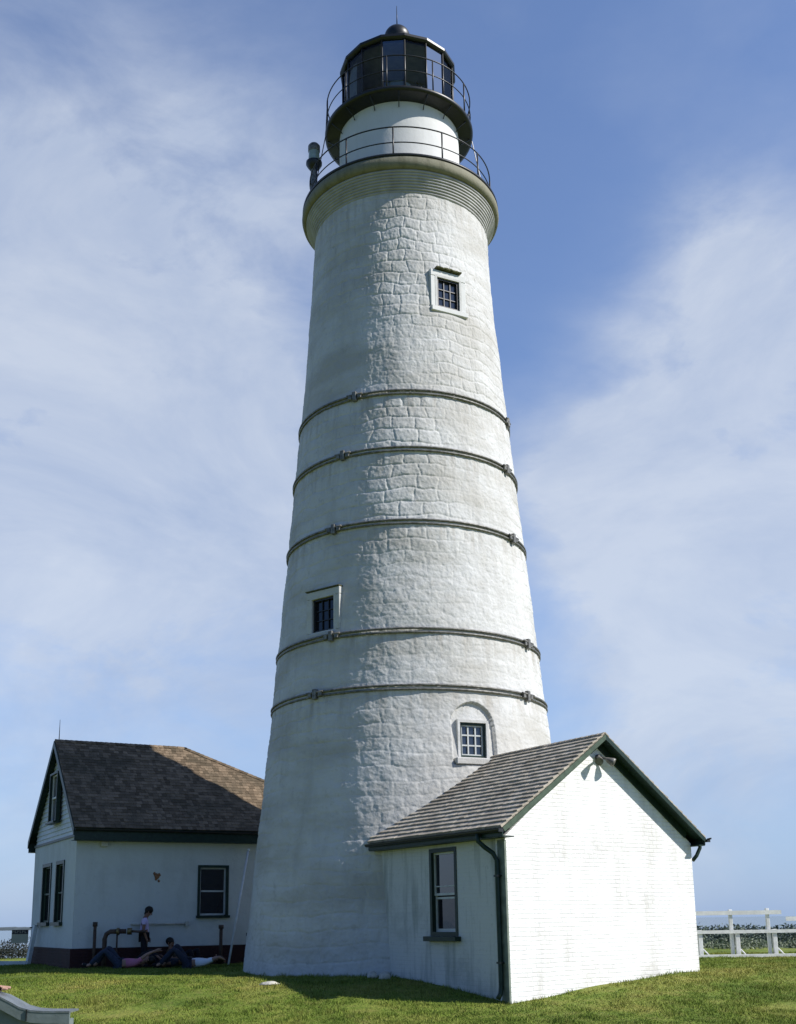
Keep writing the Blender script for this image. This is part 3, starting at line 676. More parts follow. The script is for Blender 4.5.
mb = MB(); wallrun(mb, 'x', HW-.3, .3, .3, HL, zb, HE, []); wallrun(mb, 'y', HL-.3, .3, .3, HW-.3, zb, HE, []); mb.build('back_wall', M['stucco'], HS)
MB().box((HL/2+.02, HW/2+.02, .35), (HL+.14, HW+.14, 2*(zb-.35))).build('brick_base', M['base'], HS)
def sashwin(par, ax, a0, a1, z0, z1, frame_m, sash_m, glass, name='window', hf=.06):
    w_ = a1-a0; h_ = z1-z0
    e = empty(name, (0, 0, 0)); e.parent = par; root_off.pop(e.name, None)
    e.location = (a0, 0, z0) if ax == 'x' else (0, a1, z0); e.rotation_euler = (0, 0, 0 if ax == 'x' else R(-90))
    # local: x along wall (to the right seen from outside), y inwards
    mb = MB()
    for x in (hf/2, w_-hf/2): mb.box((x, .03, h_/2), (hf, .12, h_))
    mb.box((w_/2, .03, h_-hf/2), (w_-2*hf, .12, hf)); mb.box((w_/2, .0, hf/2-.02), (w_+.06, .2, hf))
    mb.build('frame', frame_m, e)
    mb = MB(); zm = h_*.5
    for x in (hf+.02, w_-hf-.02): mb.box((x, .07, h_/2), (.04, .04, h_-2*hf))
    mb.box((w_/2, .07, h_-hf-.02), (w_-2*hf-.08, .04, .04)).box((w_/2, .07, hf+.01), (w_-2*hf-.08, .04, .05)).box((w_/2, .065, zm), (w_-2*hf-.08, .05, .045))
    mb.build('sash', sash_m, e)
    MB().box((w_/2, .10, h_/2), (w_-2*hf, .006, h_-2*hf)).build('pane', glass, e)
    return e
sashwin(HS, 'x', 3.44, 4.36, 1.87, 3.32, M['trim'], M['sash'], M['glass'], hf=.07)
for (a0, a1, z0, z1) in gw: sashwin(HS, 'y', a0, a1, z0, z1, M['trim'], M['trimlt'], M['glass'], hf=.10)
# roof: gable at the left end, hip at the right end
yc = HW/2; oh = .34; xg = -.15; RZ = 7.05; EZ_ = 4.27; xe = HL+oh; RX = 3.82
run = yc+oh; sl = math.hypot(run, RZ-EZ_); nF = Vector((0, run, RZ-EZ_)).normalized(); wid = xe-xg
mb = MB()
slope(mb, (xg, -oh, EZ_), (1, 0, 0), nF, sl, wid, .14, .14, hi=lambda t: wid+(RX-xe)*t, th=.014, seed=11)
nB = Vector((0, -run, RZ-EZ_)).normalized()
slope(mb, (xe, HW+oh, EZ_), (-1, 0, 0), nB, sl, wid, .14, .14, lo=lambda t: (xe-RX)*t, th=.014, seed=12)
hr = xe-RX; nH = Vector((-hr, 0, RZ-EZ_)).normalized(); slh = math.hypot(hr, RZ-EZ_); hw_ = HW+2*oh
slope(mb, (xe, -oh, EZ_), (0, 1, 0), nH, slh, hw_, .14, .14, lo=lambda t: run*t, hi=lambda t: hw_-run*t, th=.014, seed=13)
hro = mb.build('roof', M['roofB'], HS)
mb = MB(); q = .004
quad_slab(mb, [(xg+.01, -oh+.01, EZ_-q), (xe-.01, -oh+.01, EZ_-q), (RX, yc, RZ-q), (xg+.01, yc, RZ-q)], .05)
quad_slab(mb, [(xe-.01, HW+oh-.01, EZ_-q), (xg+.01, HW+oh-.01, EZ_-q), (xg+.01, yc, RZ-q), (RX, yc, RZ-q)], .05)
quad_slab(mb, [(xe-.012, -oh+.012, EZ_-q), (xe-.012, HW+oh-.012, EZ_-q), (RX, yc, RZ-q)], .05)
mb.build('roof_boards', M['trim'], hro)
def caps(mb, a, b_, side_a, side_b, step=.15):
    a, b_ = Vector(a), Vector(b_); d = (b_-a); n_ = d.normalized(); k = int(d.length/step)
    side_a, side_b = [n_.cross(Vector(q)) for q in (side_a, side_b)]; side_a, side_b = [q if q.z < 0 else -q for q in (side_a, side_b)]
    for i in range(k):
        p = a+n_*(i*step)
        for sd in (side_a, side_b):
            sd = Vector(sd).normalized(); u_ = Vector((0, 0, 1)); P = [p, p+n_*.24, p+n_*.24+sd*.11, p+sd*.11]
            tp = [x+u_*(.030 if j in (0, 3) else .014) for j, x in enumerate(P)]
            mb.add([x+u_*.012 for x in P]+[x+u_*.02 for x in tp], [(0, 1, 2, 3), (4, 7, 6, 5), (0, 4, 5, 1), (1, 5, 6, 2), (2, 6, 7, 3), (3, 7, 4, 0)])
mb = MB(); NF = Vector((1, 0, 0)).cross(nF); NB = Vector((1, 0, 0)).cross(nB); NH = Vector((0, 1, 0)).cross(nH); caps(mb, (xg, yc, RZ+.01), (RX, yc, RZ+.01), NF, NB); caps(mb, (xe, -oh, EZ_+.01), (RX, yc, RZ+.01), NF, NH); caps(mb, (xe, HW+oh, EZ_+.01), (RX, yc, RZ+.01), NB, NH)
mb.build('ridge_cap', M['roofB'], hro)
# pediment of clapboards
mb = MB(); z = HE
MB().prism([(.12, HE-.02), (HW-.12, HE-.02), (yc, RZ-.28)], 'x', .06, .25).build('gable_back', M['clap'], HS)
def halfw(z): return (RZ-.10-z)/(RZ-EZ_)*run
while z < RZ-.5:
    h0 = min(halfw(z), yc+.0); h1 = min(halfw(z+.14), yc)
    vs = [(.02, yc-h0, z), (.02, yc+h0, z), (.05, yc+h1, z+.14), (.05, yc-h1, z+.14), (.07, yc-h0, z), (.07, yc+h0, z), (.07, yc+h1, z+.14), (.07, yc-h1, z+.14)]
    mb.add(vs, [(0, 1, 2, 3), (4, 7, 6, 5), (0, 4, 5, 1), (1, 5, 6, 2), (2, 6, 7, 3), (3, 7, 4, 0)]); z += .135
mb.build('clapboards', M['clap'], HS)
MB().box((.0, yc, HE-.03), (.07, HW+.02, .07)).build('belt_board', M['trim'], HS)
e = sashwin(HS, 'y', 2.12, 3.14, 4.62, 6.10, M['trim'], M['wpaint'], M['glassb'], hf=.06); e.location.x = -.12
# rake boards on the gable
for s in (-1, 1):
    a = Vector((xg, yc+s*run, EZ_)); b_ = Vector((xg, yc, RZ)); dz = Vector((0, 0, -.20)); t = Vector((-.03, 0, 0))
    P = [a, b_, b_+dz, a+dz]; Q = [p+t for p in P]
    MB().add(P+Q, [(0, 1, 2, 3), (4, 7, 6, 5), (0, 4, 5, 1), (1, 5, 6, 2), (2, 6, 7, 3), (3, 7, 4, 0)]).build('rake_board', M['trim'], HS)
mb = MB()
mb.box(((xg+xe)/2, -oh+.02, EZ_-.17), (xe-xg, .03, .30)).box(((xg+xe)/2, -oh/2, EZ_-.325), (xe-xg, oh-.01, .02)); mb.build('fascia', M['trim'], HS)
mb = MB(); mb.box(((xg+xe)/2, HW+oh-.02, EZ_-.17), (xe-xg, .03, .30)).box(((xg+xe)/2, HW+oh/2, EZ_-.325), (xe-xg, oh-.01, .02)); mb.build('fascia', M['trim'], HS)
gx = -oh-.05; pr = [(gx+.06*math.cos(t), EZ_-.03+.06*math.sin(t)) for t in np.linspace(math.pi, 2*math.pi, 9)]+[(gx+.05*math.cos(t), EZ_-.03+.05*math.sin(t)) for t in np.linspace(2*math.pi, math.pi, 9)]
MB().prism(pr, 'x', xg, xe).build('gutter', M['black'], HS)
MB().tube([(xg+.12, yc, RZ+.0), (xg+.12, yc, RZ+.65)], [.014, .006], 6).build('lightning_rod', M['black'], HS)
MB().box((.73, -.06, 3.86), (.18, .16, .14), bev=.01).build('junction_box', M['stone'], HS)
MB().tube([(1.55, -.06, 1.71), (3.13, -.06, 1.70)], .028, 8).box((3.13, -.07, 1.70), (.09, .1, .13)).build('conduit', M['stone'], HS)
mb = MB(); 
for (cx, cz, rr_) in ((2.27, 3.02, .10), (2.20, 3.08, .06), (2.32, 2.88, .05), (2.24, 2.93, .05), (2.33, 3.05, .06)):
    mb.tube([(cx, .01, cz), (cx+.003, -.003-rr_*.03, cz+.002)], [rr_, rr_*.7], 9)
mb.build('wall_stain', M['stainr'], HS)

for o in descend(HS):
    o.location = o.location*KH
    if o.type == 'MESH':
        for v in o.data.vertices: v.co *= KH

# ------------------------------------------------------------------ pipes by the house wall
def zat(x, y): return float(gz(x, y))
def hw2(u, v, z): p = HO[0]+HO[1]*(u*KH)+HO[2]*(v*KH); return (p.x, p.y, z)
p = hw2(.75, -.45, zat(-8, 31.4)); st = empty('standpipe', p, label='rusty elbow standpipe with side valve against the house wall', cat='standpipe')
WB().tube([p, (p[0], p[1], p[2]+.72), (p[0]+.04, p[1], p[2]+.84), (p[0]+.14, p[1], p[2]+.90), (p[0]+.52, p[1]+.05, p[2]+.90)], .058, 12).build('riser', M['rust'], st)
WB().tube([(p[0]+.30, p[1], p[2]+.90), (p[0]+.36, p[1], p[2]+.90)], .09, 12).build('coupling', M['brass'], st)
WB().tube([(p[0]+.55, p[1]+.05, p[2]+.90), (p[0]+.66, p[1]+.06, p[2]+.90)], .085, 12).build('coupling', M['brass'], st)
WB().tube([(p[0]+.66, p[1]+.06, p[2]+.90), (p[0]+1.0, p[1]+.06, p[2]+.88)], .03, 8).build('spout', M['rust'], st)
for i, (u, v, h_, r_, lb_) in enumerate(((.52, -.3, 1.12, .04, 'thin upright vent pipe left of the elbow standpipe'), (1.12, -.3, .95, .022, 'thin conduit rising just right of the elbow standpipe'), (4.02, -.4, 1.02, .045, 'short capped vent pipe under the house window'), (4.85, -.4, .78, .05, 'stubby vent pipe near where house wall meets tower'))):
    q = hw2(u, v, 0); q = (q[0], q[1], zat(q[0], q[1])-.02); o = MB().tube([(0, 0, 0), (0, 0, h_*.55), (0, 0, h_)], r_, 10).tube([(0, 0, h_*.92), (0, 0, h_+.02)], r_*1.5, 10).build('vent_pipe', M['rust'], None)
    o.location = q; tag(o, lb_, 'pipe', 'pipes along the house wall')
# leaning pole
q0 = (-5.22, 31.9, .56); q1 = (-4.05, 33.5, 3.55)
q0 = hw2(3.95, -1.2, .62); q1 = hw2(4.8, -.38, 3.58)
o = MB().tube([q0, q1], .028, 8).tube([q1, (q1[0]+.02, q1[1]+.02, q1[2]+.06)], .035, 8).build('pole', M['wpaint'], None); tag(o, 'long white pole leaning diagonally against the house wall', 'pole')
# stones
def stone(x, y, s, lab, seed, mat='stone'):
    bm = bmesh.new(); bmesh.ops.create_icosphere(bm, subdivisions=3, radius=1); rg = np.random.default_rng(seed); k = rg.random((6, 3))*2-1
    for v in bm.verts:
        f = 1+.16*math.sin(v.co.dot(Vector(k[0]))*4)+.12*math.sin(v.co.dot(Vector(k[1]))*7+1)+.05*math.sin(v.co.dot(Vector(k[2]))*15)
        v.co = Vector((v.co.x*s[0]*f, v.co.y*s[1]*f, max(-.4, v.co.z)*s[2]*f))
    me = bpy.data.meshes.new('stone'); bm.to_mesh(me); bm.free(); me.materials.append(M[mat]); me.polygons.foreach_set('use_smooth', [True]*len(me.polygons))
    o = bpy.data.objects.new('stone', me); C.objects.link(o); o.location = (x, y, zat(x, y)+s[2]*.3); tag(o, lab, 'stone'); return o
stone(-2.55, 22.75, (.19, .10, .045), 'flat pale stone alone on the lawn left of the tower', 3)
stone(-.62, 23.75, (.10, .09, .10), 'round grey stone in shade beside the annex wall, left of its pair', 5)
stone(-.36, 23.55, (.11, .08, .12), 'upright grey stone in shade beside the annex wall, right of its pair', 6)

# ------------------------------------------------------------------ right-hand fence
FY = 29.0
FN = empty('fence', (8.0, FY, .6), label='white post and rail fence on the grass right of the annex', cat='fence')
def zf(x): return zat(x, FY)
for x in (7.15, 8.06, 8.97, 9.88, 10.79):
    z = zf(x)
    WB().box((x, FY, z+.57), (.08, .09, 1.16), bev=.006).build('post', M['wpaint'], FN)
    WB().box((x+.12, FY-.05, z+.33), (.10, .10, .64), bev=.006).build('support_post', M['wpaint'], FN)
    WB().tube([(x+.17, FY-.07, z+.20), (x+.32, FY-.10, z+.03)], .022, 6).build('brace', M['wpaint'], FN)
for (x0, x1, z) in ((6.0, 9.30, 1.76),):
    WB().box(((x0+x1)/2, FY-.062, z), (x1-x0, .025, .10)).build('rail', M['wpaint'], FN)
WB().box((10.5, FY-.062, 1.60), (2.2, .025, .10)).build('rail', M['wpaint'], FN)
WB().box((8.3, FY-.115, 1.31), (4.8, .03, .08)).build('rail', M['wpaint'], FN)
WB().box((8.3, FY-.30, zf(8.3)+.05), (4.8, .14, .07)).build('base_plank', M['wpaint'], FN)

# ------------------------------------------------------------------ left white railing with sign
LY = 33.0
LF = empty('white_railing', (-10.6, LY, .6), label='white railing end with leaning post left of the house', cat='railing')
zl = .58
WB().tube([(-10.42, LY, zl+.02), (-10.25, LY, zl+1.15)], .075, 4).build('post', M['wpaint'], LF)
WB().box((-11.6, LY-.02, zl+.12), (2.3, .08, .13)).build('bottom_rail', M['wpaint'], LF)
WB().tube([(-10.44, LY+.1, zl+1.08), (-10.05, LY+.4, zl+1.12)], .02, 6).build('hook', M['black'], LF)
SG = empty('sign', (-10.65, LY-.1, 1.27), label='small cream sign with dark lettered band hung on white railing post', cat='sign')
WB().box((-10.64, LY-.10, 1.43), (.46, .02, .36), bev=.003).build('board', M['sign'], SG)
mb = WB(); mb.box((-10.64, LY-.113, 1.55), (.45, .006, .115)); mb.build('lettered_band', M['signd'], SG)
mb = WB(); x = -10.84
for k in range(6):     # worn, unreadable pale strokes as they show in the distance
    mb.box((x, LY-.119, 1.55), (.012, .004, .075)); mb.box((x+.025, LY-.119, 1.55+(-1)**k*.02), (.03, .004, .012)); x += .068
mb.build('worn_lettering', M['sign'], SG)

# ------------------------------------------------------------------ grey capped board, lower left
GB = empty('parapet', (-2.1, 6.5, 0), label='grey painted board wall with curved metal capping in lower left corner', cat='parapet')
path = [(-3.3, 1.375), (-2.6, 1.37), (-2.24, 1.355), (-2.17, 1.335), (-2.11, 1.305), (-2.06, 1.278), (-2.00, 1.262), (-1.93, 1.256), (-1.79, 1.254)]
top = [(x, z-.045) for x, z in path]
WB().prism([(top[0][0], -.1)]+[(top[-1][0]-.012, -.1)]+[(x-(.012 if i == 0 else 0), z) for i, (x, z) in enumerate(reversed(top))], 'y', 6.47, 6.56).build('board', M['greyw'], GB)
def capstrip(y0, y1, zo, t, mat, name):
    mb = WB(); pts = [(x, z+zo) for x, z in path]; low = [(x, z+zo-t) for x, z in reversed(path)]
    mb.prism(low[::-1]+pts[::-1], 'y', y0, y1); mb.build(name, mat, GB)
capstrip(6.43, 6.61, 0, .010, simple('zinc_capping', (.16, .18, .19), .4, metal=.3, var=.2, vs=12, bump=.004, bs=25), 'capping')
capstrip(6.432, 6.446, -.010, .055, M['greyw'], 'capping_face')
WB().box((-2.02, 6.427, 1.235), (.006, .006, .06)).build('cap_seam', M['black'], GB)

# ------------------------------------------------------------------ people
def skinned(name, chains, mat, parent, sub=2, off=(0, 0, 0)):
    """chains: list of lists of (x,y,z,r); the first vertex of a chain may repeat a vertex of an earlier one"""
    vs = []; rs = []; es = []; idx = {}
    for ch in chains:
        prev = None
        for (x, y, z, r) in ch:
            k = (round(x, 4), round(y, 4), round(z, 4))
            if k not in idx: idx[k] = len(vs); vs.append((x-off[0], y-off[1], z-off[2])); rs.append(r)
            i = idx[k]
            if prev is not None and prev != i: es.append((prev, i))
            prev = i
    me = bpy.data.meshes.new(name); me.from_pydata(vs, es, []); o = bpy.data.objects.new(name, me); C.objects.link(o)
    md = o.modifiers.new('skin', 'SKIN'); 
    sk = me.skin_vertices[0].data if me.skin_vertices else None
    if sk is None:
        bm = bmesh.new(); bm.from_mesh(me); bm.verts.layers.skin.verify(); bm.to_mesh(me); bm.free(); sk = me.skin_vertices[0].data
    for i, r in enumerate(rs): sk[i].radius = (r, r) if not isinstance(r, tuple) else r; sk[i].use_root = (i == 0)
    s2 = o.modifiers.new('sub', 'SUBSURF'); s2.levels = s2.render_levels = sub
    dg = bpy.context.evaluated_depsgraph_get(); em = bpy.data.meshes.new_from_object(o.evaluated_get(dg)); em.name = name
    bpy.data.objects.remove(o); bpy.data.meshes.remove(me)
    em.polygons.foreach_set('use_smooth', [True]*len(em.polygons)); em.materials.clear(); em.materials.append(mat)
    o = bpy.data.objects.new(name, em); C.objects.link(o); o.parent = parent; return o
def ball(name, c, s, mat, parent, rot=(0, 0, 0), cut=None):
    bm = bmesh.new(); bmesh.ops.create_icosphere(bm, subdivisions=3, radius=1)
    Mx = Matrix.Translation(c) @ Matrix.Rotation(rot[2], 4, 'Z') @ Matrix.Rotation(rot[1], 4, 'Y') @ Matrix.Rotation(rot[0], 4, 'X') @ Matrix.Diagonal((*s, 1))
    bmesh.ops.transform(bm, matrix=Mx, verts=bm.verts)
    me = bpy.data.meshes.new(name); bm.to_mesh(me); bm.free(); me.materials.append(mat); me.polygons.foreach_set('use_smooth', [True]*len(me.polygons))
    o = bpy.data.objects.new(name, me); C.objects.link(o); o.parent = parent; return o
def figure(J, loc, rz, label, skin, shirt, pants, hairm, hair_len=.0, grp=None, tilt=0, face=(1, 0, 0), sleeve=.5):
    """J: joint dict in local coords. face: direction the face looks, in local coords."""
    r = empty('person', loc, rz, label=label, cat='person', group=grp); root_off.pop(r.name, None)
    P = {k: Vector(v) for k, v in J.items()}
    def c(*ks): return [(*P[k][:3], rad) for k, rad in ks]
    P['mid'] = (P['pelvis']*.5+P['chest']*.5)
    f = Vector(face).normalized(); hd = P['head']; up = (P['head']-P['neck']).normalized(); f = (f-up*f.dot(up)).normalized(); side = up.cross(f)
    P['skull'] = hd+up*.07; P['chin'] = hd-up*.06+f*.045; P['nose'] = hd+f*.112-up*.0
    ch = [c(('pelvis', .115), ('mid', .105), ('chest', .125), ('neck', .052), ('head', .085), ('skull', .082))]
    ch.append(c(('head', .085), ('chin', .045))); 
    for s in 'lr':
        ch.append(c(('chest', .125), ('sh'+s, .055), ('el'+s, .040), ('wr'+s, .026)))
        ch.append(c(('pelvis', .115), ('hip'+s, .085), ('kn'+s, .058), ('an'+s, .038), ('toe'+s, .035)))
        w = P['wr'+s]; e = P['el'+s]; d = (w-e).normalized(); a = d.cross(Vector((.3, .2, 1))).normalized(); b_ = d.cross(a)
        palm = w+d*.07; ch.append([(*w, .026), (*palm, .030)])
        for k, (sp, ln) in enumerate(((-.030, .065), (-.010, .080), (.010, .075), (.030, .055))):
            q1 = palm+a*sp+d*ln*.55+b_*.008; q2 = palm+a*sp*1.15+d*ln+b_*.024; ch.append([(*palm, .030), (*q1, .0095), (*q2, .0075)])
        t1 = w+d*.045-a*.042; ch.append([(*w, .026), (*t1, .011), (*(t1+d*.035-a*.008+b_*.01), .009)])
    skinned('body', ch, skin, r)
    ball('nose', tuple(hd+f*.098-up*.005), (.014, .014, .022), skin, r)
    for s in (-1, 1):
        ball('eye', tuple(hd+f*.086+side*s*.032+up*.022), (.011, .011, .008), M['hair'], r); ball('ear', tuple(hd+side*s*.086), (.014, .022, .032), skin, r)
    ball('mouth', tuple(hd+f*.082-up*.045), (.012, .022, .006), M['pink'], r)
    # hair
    hc = hd+up*.055-f*.022; hb = ball('hair', tuple(hc), (.108, .104, .100), hairm, r)
    if hair_len: 
        hb2 = skinned('hair', [[(*(hd-f*.045+up*.04), .085), (*(hd-f*.075-up*.06), .07), (*(hd-f*.085-up*hair_len), .045)]], hairm, r)
    # clothes
    cl = [[(*P['pelvis'], .132), (*P['mid'], .122), (*P['chest'], .142), (*(P['chest']*.45+P['neck']*.55), .07)]]
    for s in 'lr':
        e = P['sh'+s].lerp(P['el'+s], sleeve); cl.append([(*P['chest'], .142), (*P['sh'+s], .072), (*e, .058)])
    skinned('shirt', cl, shirt, r)
    tr = []
    for s in 'lr': tr.append([(*P['pelvis'], .134), (*P['hip'+s], .100), (*P['kn'+s], .072), (*P['kn'+s].lerp(P['an'+s], .93), .058)])
    skinned('trousers', tr, pants, r)
    for s in 'lr': skinned('shoe', [[(*(P['an'+s]*.85+P['toe'+s]*.15), .05), (*P['toe'+s], .042)]], M['darkc'], r, 1)
    return r
G = 'people resting in the shade by the house'
# standing woman, facing right, head bowed (x = facing)
st = dict(pelvis=(0, 0, .88), chest=(.01, 0, 1.20), neck=(.03, 0, 1.36), head=(.10, 0, 1.475), shl=(.0, .16, 1.27), shr=(.0, -.16, 1.27), ell=(.02, .20, 1.02), elr=(-.02, -.21, 1.01), wrl=(.12, .19, .82), wrr=(.06, -.20, .80),
          hipl=(0, .085, .84), hipr=(0, -.085, .84), knl=(.03, .10, .47), knr=(.0, -.09, .47), anl=(.0, .10, .08), anr=(-.03, -.09, .08), toel=(.15, .11, .04), toer=(.12, -.10, .04))
st = {k: tuple(q*.93 for q in v) for k, v in st.items()}
figure(st, (-6.55, 30.0, zat(-6.55, 30)), R(12), 'woman standing with bowed head in pale lavender top and dark trousers', M['skin2'], M['lav'], M['darkc'], M['hair'], .06, G, face=(.75, 0, -.65), sleeve=.55)
# lying: x axis = from feet towards head
def lying(knee=.48, arms='head'):
    d = dict(pelvis=(0, 0, .12), chest=(.34, 0, .15), neck=(.52, 0, .17), head=(.66, 0, .20), hipl=(-.05, .09, .12), hipr=(-.05, -.09, .12), knl=(-.32, .12, knee), knr=(-.38, -.10, knee*.85), anl=(-.62, .12, .10), anr=(-.74, -.11, .09), toel=(-.78, .13, .12), toer=(-.9, -.12, .13), shl=(.42, .17, .15), shr=(.42, -.17, .15))
    if arms == 'head': d.update(ell=(.66, .34, .24), elr=(.68, -.34, .26), wrl=(.78, .12, .18), wrr=(.80, -.10, .20))
    elif arms == 'over': d.update(ell=(.66, .24, .36), elr=(.62, -.25, .32), wrl=(.84, .12, .40), wrr=(.84, -.14, .42))
    else: d.update(ell=(.18, .26, .10), elr=(.20, -.27, .12), wrl=(.02, .12, .26), wrr=(.0, -.16, .26))
    return d
def lie(x, y, rz, lab, sk, sh, pa, kn, arms):
    figure(lying(kn, arms), (x, y, zat(x, y)+.0), rz, lab, sk, sh, pa, M['hair'], 0, G, face=(0, 0, 1), sleeve=.6)
lie(-6.78, 28.6, R(4), 'person lying on back in pink shirt and dark jeans, knees raised', M['skin'], M['pink'], M['denim'], .52, 'over')
lie(-5.95, 29.3, R(-6), 'person lying on back in dark blue shirt between pink and white shirts', M['skin2'], M['navy'], M['darkc'], .44, 'belly')
lie(-5.18, 28.9, R(10), 'person lying in white shirt with both arms folded behind head', M['skin'], M['whitec'], M['navy'], .56, 'head')
sit = dict(pelvis=(0, 0, .13), chest=(-.24, 0, .34), neck=(-.33, 0, .44), head=(-.34, 0, .57), hipl=(.05, .09, .13), hipr=(.05, -.09, .13), knl=(.40, .16, .42), knr=(.40, -.16, .40), anl=(.42, .12, .06), anr=(.46, -.12, .06), toel=(.58, .13, .04), toer=(.62, -.13, .04),
           shl=(-.27, .17, .38), shr=(-.27, -.17, .38), ell=(-.10, .25, .18), elr=(-.08, -.25, .18), wrl=(.12, .12, .26), wrr=(.12, -.10, .27))
figure(sit, (-5.66, 30.35, zat(-5.66, 30.35)), R(-25), 'person in brown shirt slouched low against the dark brick house base', M['skin2'], M['olive'], M['darkc'], M['hair'], 0, G, face=(1, 0, -.3))
# person beside the grey board, only fingertips in view
q = dict(pelvis=(0, 0, .92), chest=(.06, 0, 1.26), neck=(.09, 0, 1.43), head=(.12, 0, 1.56), shl=(.06, .18, 1.34), shr=(.06, -.18, 1.34), ell=(.20, .22, 1.10), elr=(.24, -.20, 1.12), wrl=(.08, .28, .90), wrr=(.435, -.10, 1.33),
         hipl=(0, .09, .87), hipr=(0, -.09, .87), knl=(.02, .10, .48), knr=(.03, -.10, .48), anl=(-.02, .11, .08), anr=(0, -.11, .08), toel=(.13, .12, .04), toer=(.15, -.12, .04))
q['elr'] = (.24, -.16, 1.26); q['wrr'] = (.46, -.04, 1.345)
figure(q, (-2.76, 6.58, 0), 0, 'person beside the grey board wall with fingers resting above its capping', M['skin'], M['olive'], M['denim'], M['hair'], 0, None, face=(1, 0, 0), sleeve=.9)

# ------------------------------------------------------------------ shrubs beyond
def leafmat(name, a, b_):
    m, nt, bb = newmat(name); g = N(nt, 'ShaderNodeNewGeometry'); cr = N(nt, 'ShaderNodeValToRGB'); cr.color_ramp.elements[0].color = col(a); cr.color_ramp.elements[1].color = col(b_)
    L(nt, g.outputs['Random Per Island'], cr.inputs[0]); L(nt, cr.outputs[0], bb.inputs['Base Color']); bb.inputs['Roughness'].default_value = .7; return m
def leafmesh(name, blobs, mat, seed, size=.05):
    rg = np.random.default_rng(seed); V = []
    for (cx, cy, cz, rx, ry, rz, n) in blobs:
        d = rg.normal(size=(n, 3)); d /= np.linalg.norm(d, axis=1)[:, None]; d[:, 2] = np.abs(d[:, 2])*1.0-.15
        rr = rg.random(n)**.4*(1+.25*np.sin(d[:, 0]*5+seed)*np.cos(d[:, 1]*6)); p = np.array([cx, cy, cz])+d*rr[:, None]*[rx, ry, rz]
        a = rg.normal(size=(n, 3)); a /= np.linalg.norm(a, axis=1)[:, None]; b_ = np.cross(a, rg.normal(size=(n, 3))); b_ /= np.linalg.norm(b_, axis=1)[:, None]
        s = size*(.6+.9*rg.random(n))[:, None]; V.append(np.stack([p-a*s, p-b_*s*.45, p+a*s, p+b_*s*.45], 1))
    V = np.concatenate(V); n = len(V); me = bpy.data.meshes.new(name); me.vertices.add(4*n); me.vertices.foreach_set('co', V.ravel()); me.loops.add(4*n); me.loops.foreach_set('vertex_index', np.arange(4*n, dtype=np.int32))
    me.polygons.add(n); me.polygons.foreach_set('loop_start', np.arange(0, 4*n, 4, dtype=np.int32)); me.polygons.foreach_set('loop_total', np.full(n, 4, dtype=np.int32)); me.update(); me.validate(); me.materials.append(mat)
    o = bpy.data.objects.new(name, me); C.objects.link(o); return o
rg = np.random.default_rng(4)
bl = []
for k in range(80):
    x = 9+rg.random()*12; y = 36+rg.random()*15; s = .22+.55*rg.random()**1.5; bl.append((x, y, zat(x, y)+.02, s*1.5, s, s*.62, 620))
o = leafmesh('scrub', bl, leafmat('scrub_leaves', (.06, .10, .04), (.24, .26, .19)), 3, .04); tag(o, 'grey green low scrub beyond the white fence', kind='stuff')
bl = []
for k in range(60):
    x = 12+rg.random()*14; y = 54+rg.random()*8; s = .9+.5*rg.random(); bl.append((x, y, .0, s*1.6, s*1.2, s*.55+.75, 900))
o = leafmesh('far_bushes', bl, leafmat('dark_bush_leaves', (.04, .065, .05), (.10, .135, .10)), 5, .07); tag(o, 'dark line of distant bushes in front of the sea', kind='stuff')
bl = []
for k in range(40):
    x = -22+rg.random()*9; y = 40+rg.random()*6; s = .6+.35*rg.random(); bl.append((x, y, zat(x, y)+.1, s*1.3, s, s*.78, 900))
o = leafmesh('hedge', bl, leafmat('hedge_leaves', (.006, .010, .008), (.02, .026, .018)), 6, .035); tag(o, 'dark low hedge left of the house above the shore', 'hedge')
o.pop('kind', None) if 'kind' in o else None

# ------------------------------------------------------------------ light
sun = bpy.data.lights.new('sun', 'SUN'); sun.energy = 5.0; sun.angle = R(.5); sun.color = (1, .965, .91)
so = bpy.data.objects.new('sun', sun); C.objects.link(so); so.rotation_euler = sv.to_track_quat('Z', 'Y').to_euler(); so.location = (40, -20, 40)
w = bpy.data.worlds.new('World'); sc.world = w; w.use_nodes = True; nt = w.node_tree
bg = nt.nodes['Background']; out = nt.nodes['World Output']
sky = N(nt, 'ShaderNodeTexSky', sky_type='NISHITA'); sky.sun_disc = False; sky.sun_elevation = R(SUN_EL)
sky.sun_rotation = math.atan2(sv.x, sv.y); sky.air_density = 1.0; sky.dust_density = .6; sky.ozone_density = 2.5; sky.altitude = 10
tcw = N(nt, 'ShaderNodeTexCoord'); D = tcw.outputs['Generated']
def nse(scale, detail, rough, mscale=(1, 1, 1), loc=(0, 0, 0), dist=0.):
    mp = N(nt, 'ShaderNodeMapping'); mp.inputs['Scale'].default_value = mscale; mp.inputs['Location'].default_value = loc; L(nt, D, mp.inputs[0])
    n = N(nt, 'ShaderNodeTexNoise', i_Scale=scale, i_Detail=detail, i_Roughness=rough, i_Distortion=dist); L(nt, mp.outputs[0], n.inputs['Vector']); return n
n1 = nse(2.3, 8., .52, (1, 1, 1.5), (3.1, 1.2, .4), .3); n2 = nse(7., 8., .6, (1, 1, 2.0), (0, 0, 0), .4)
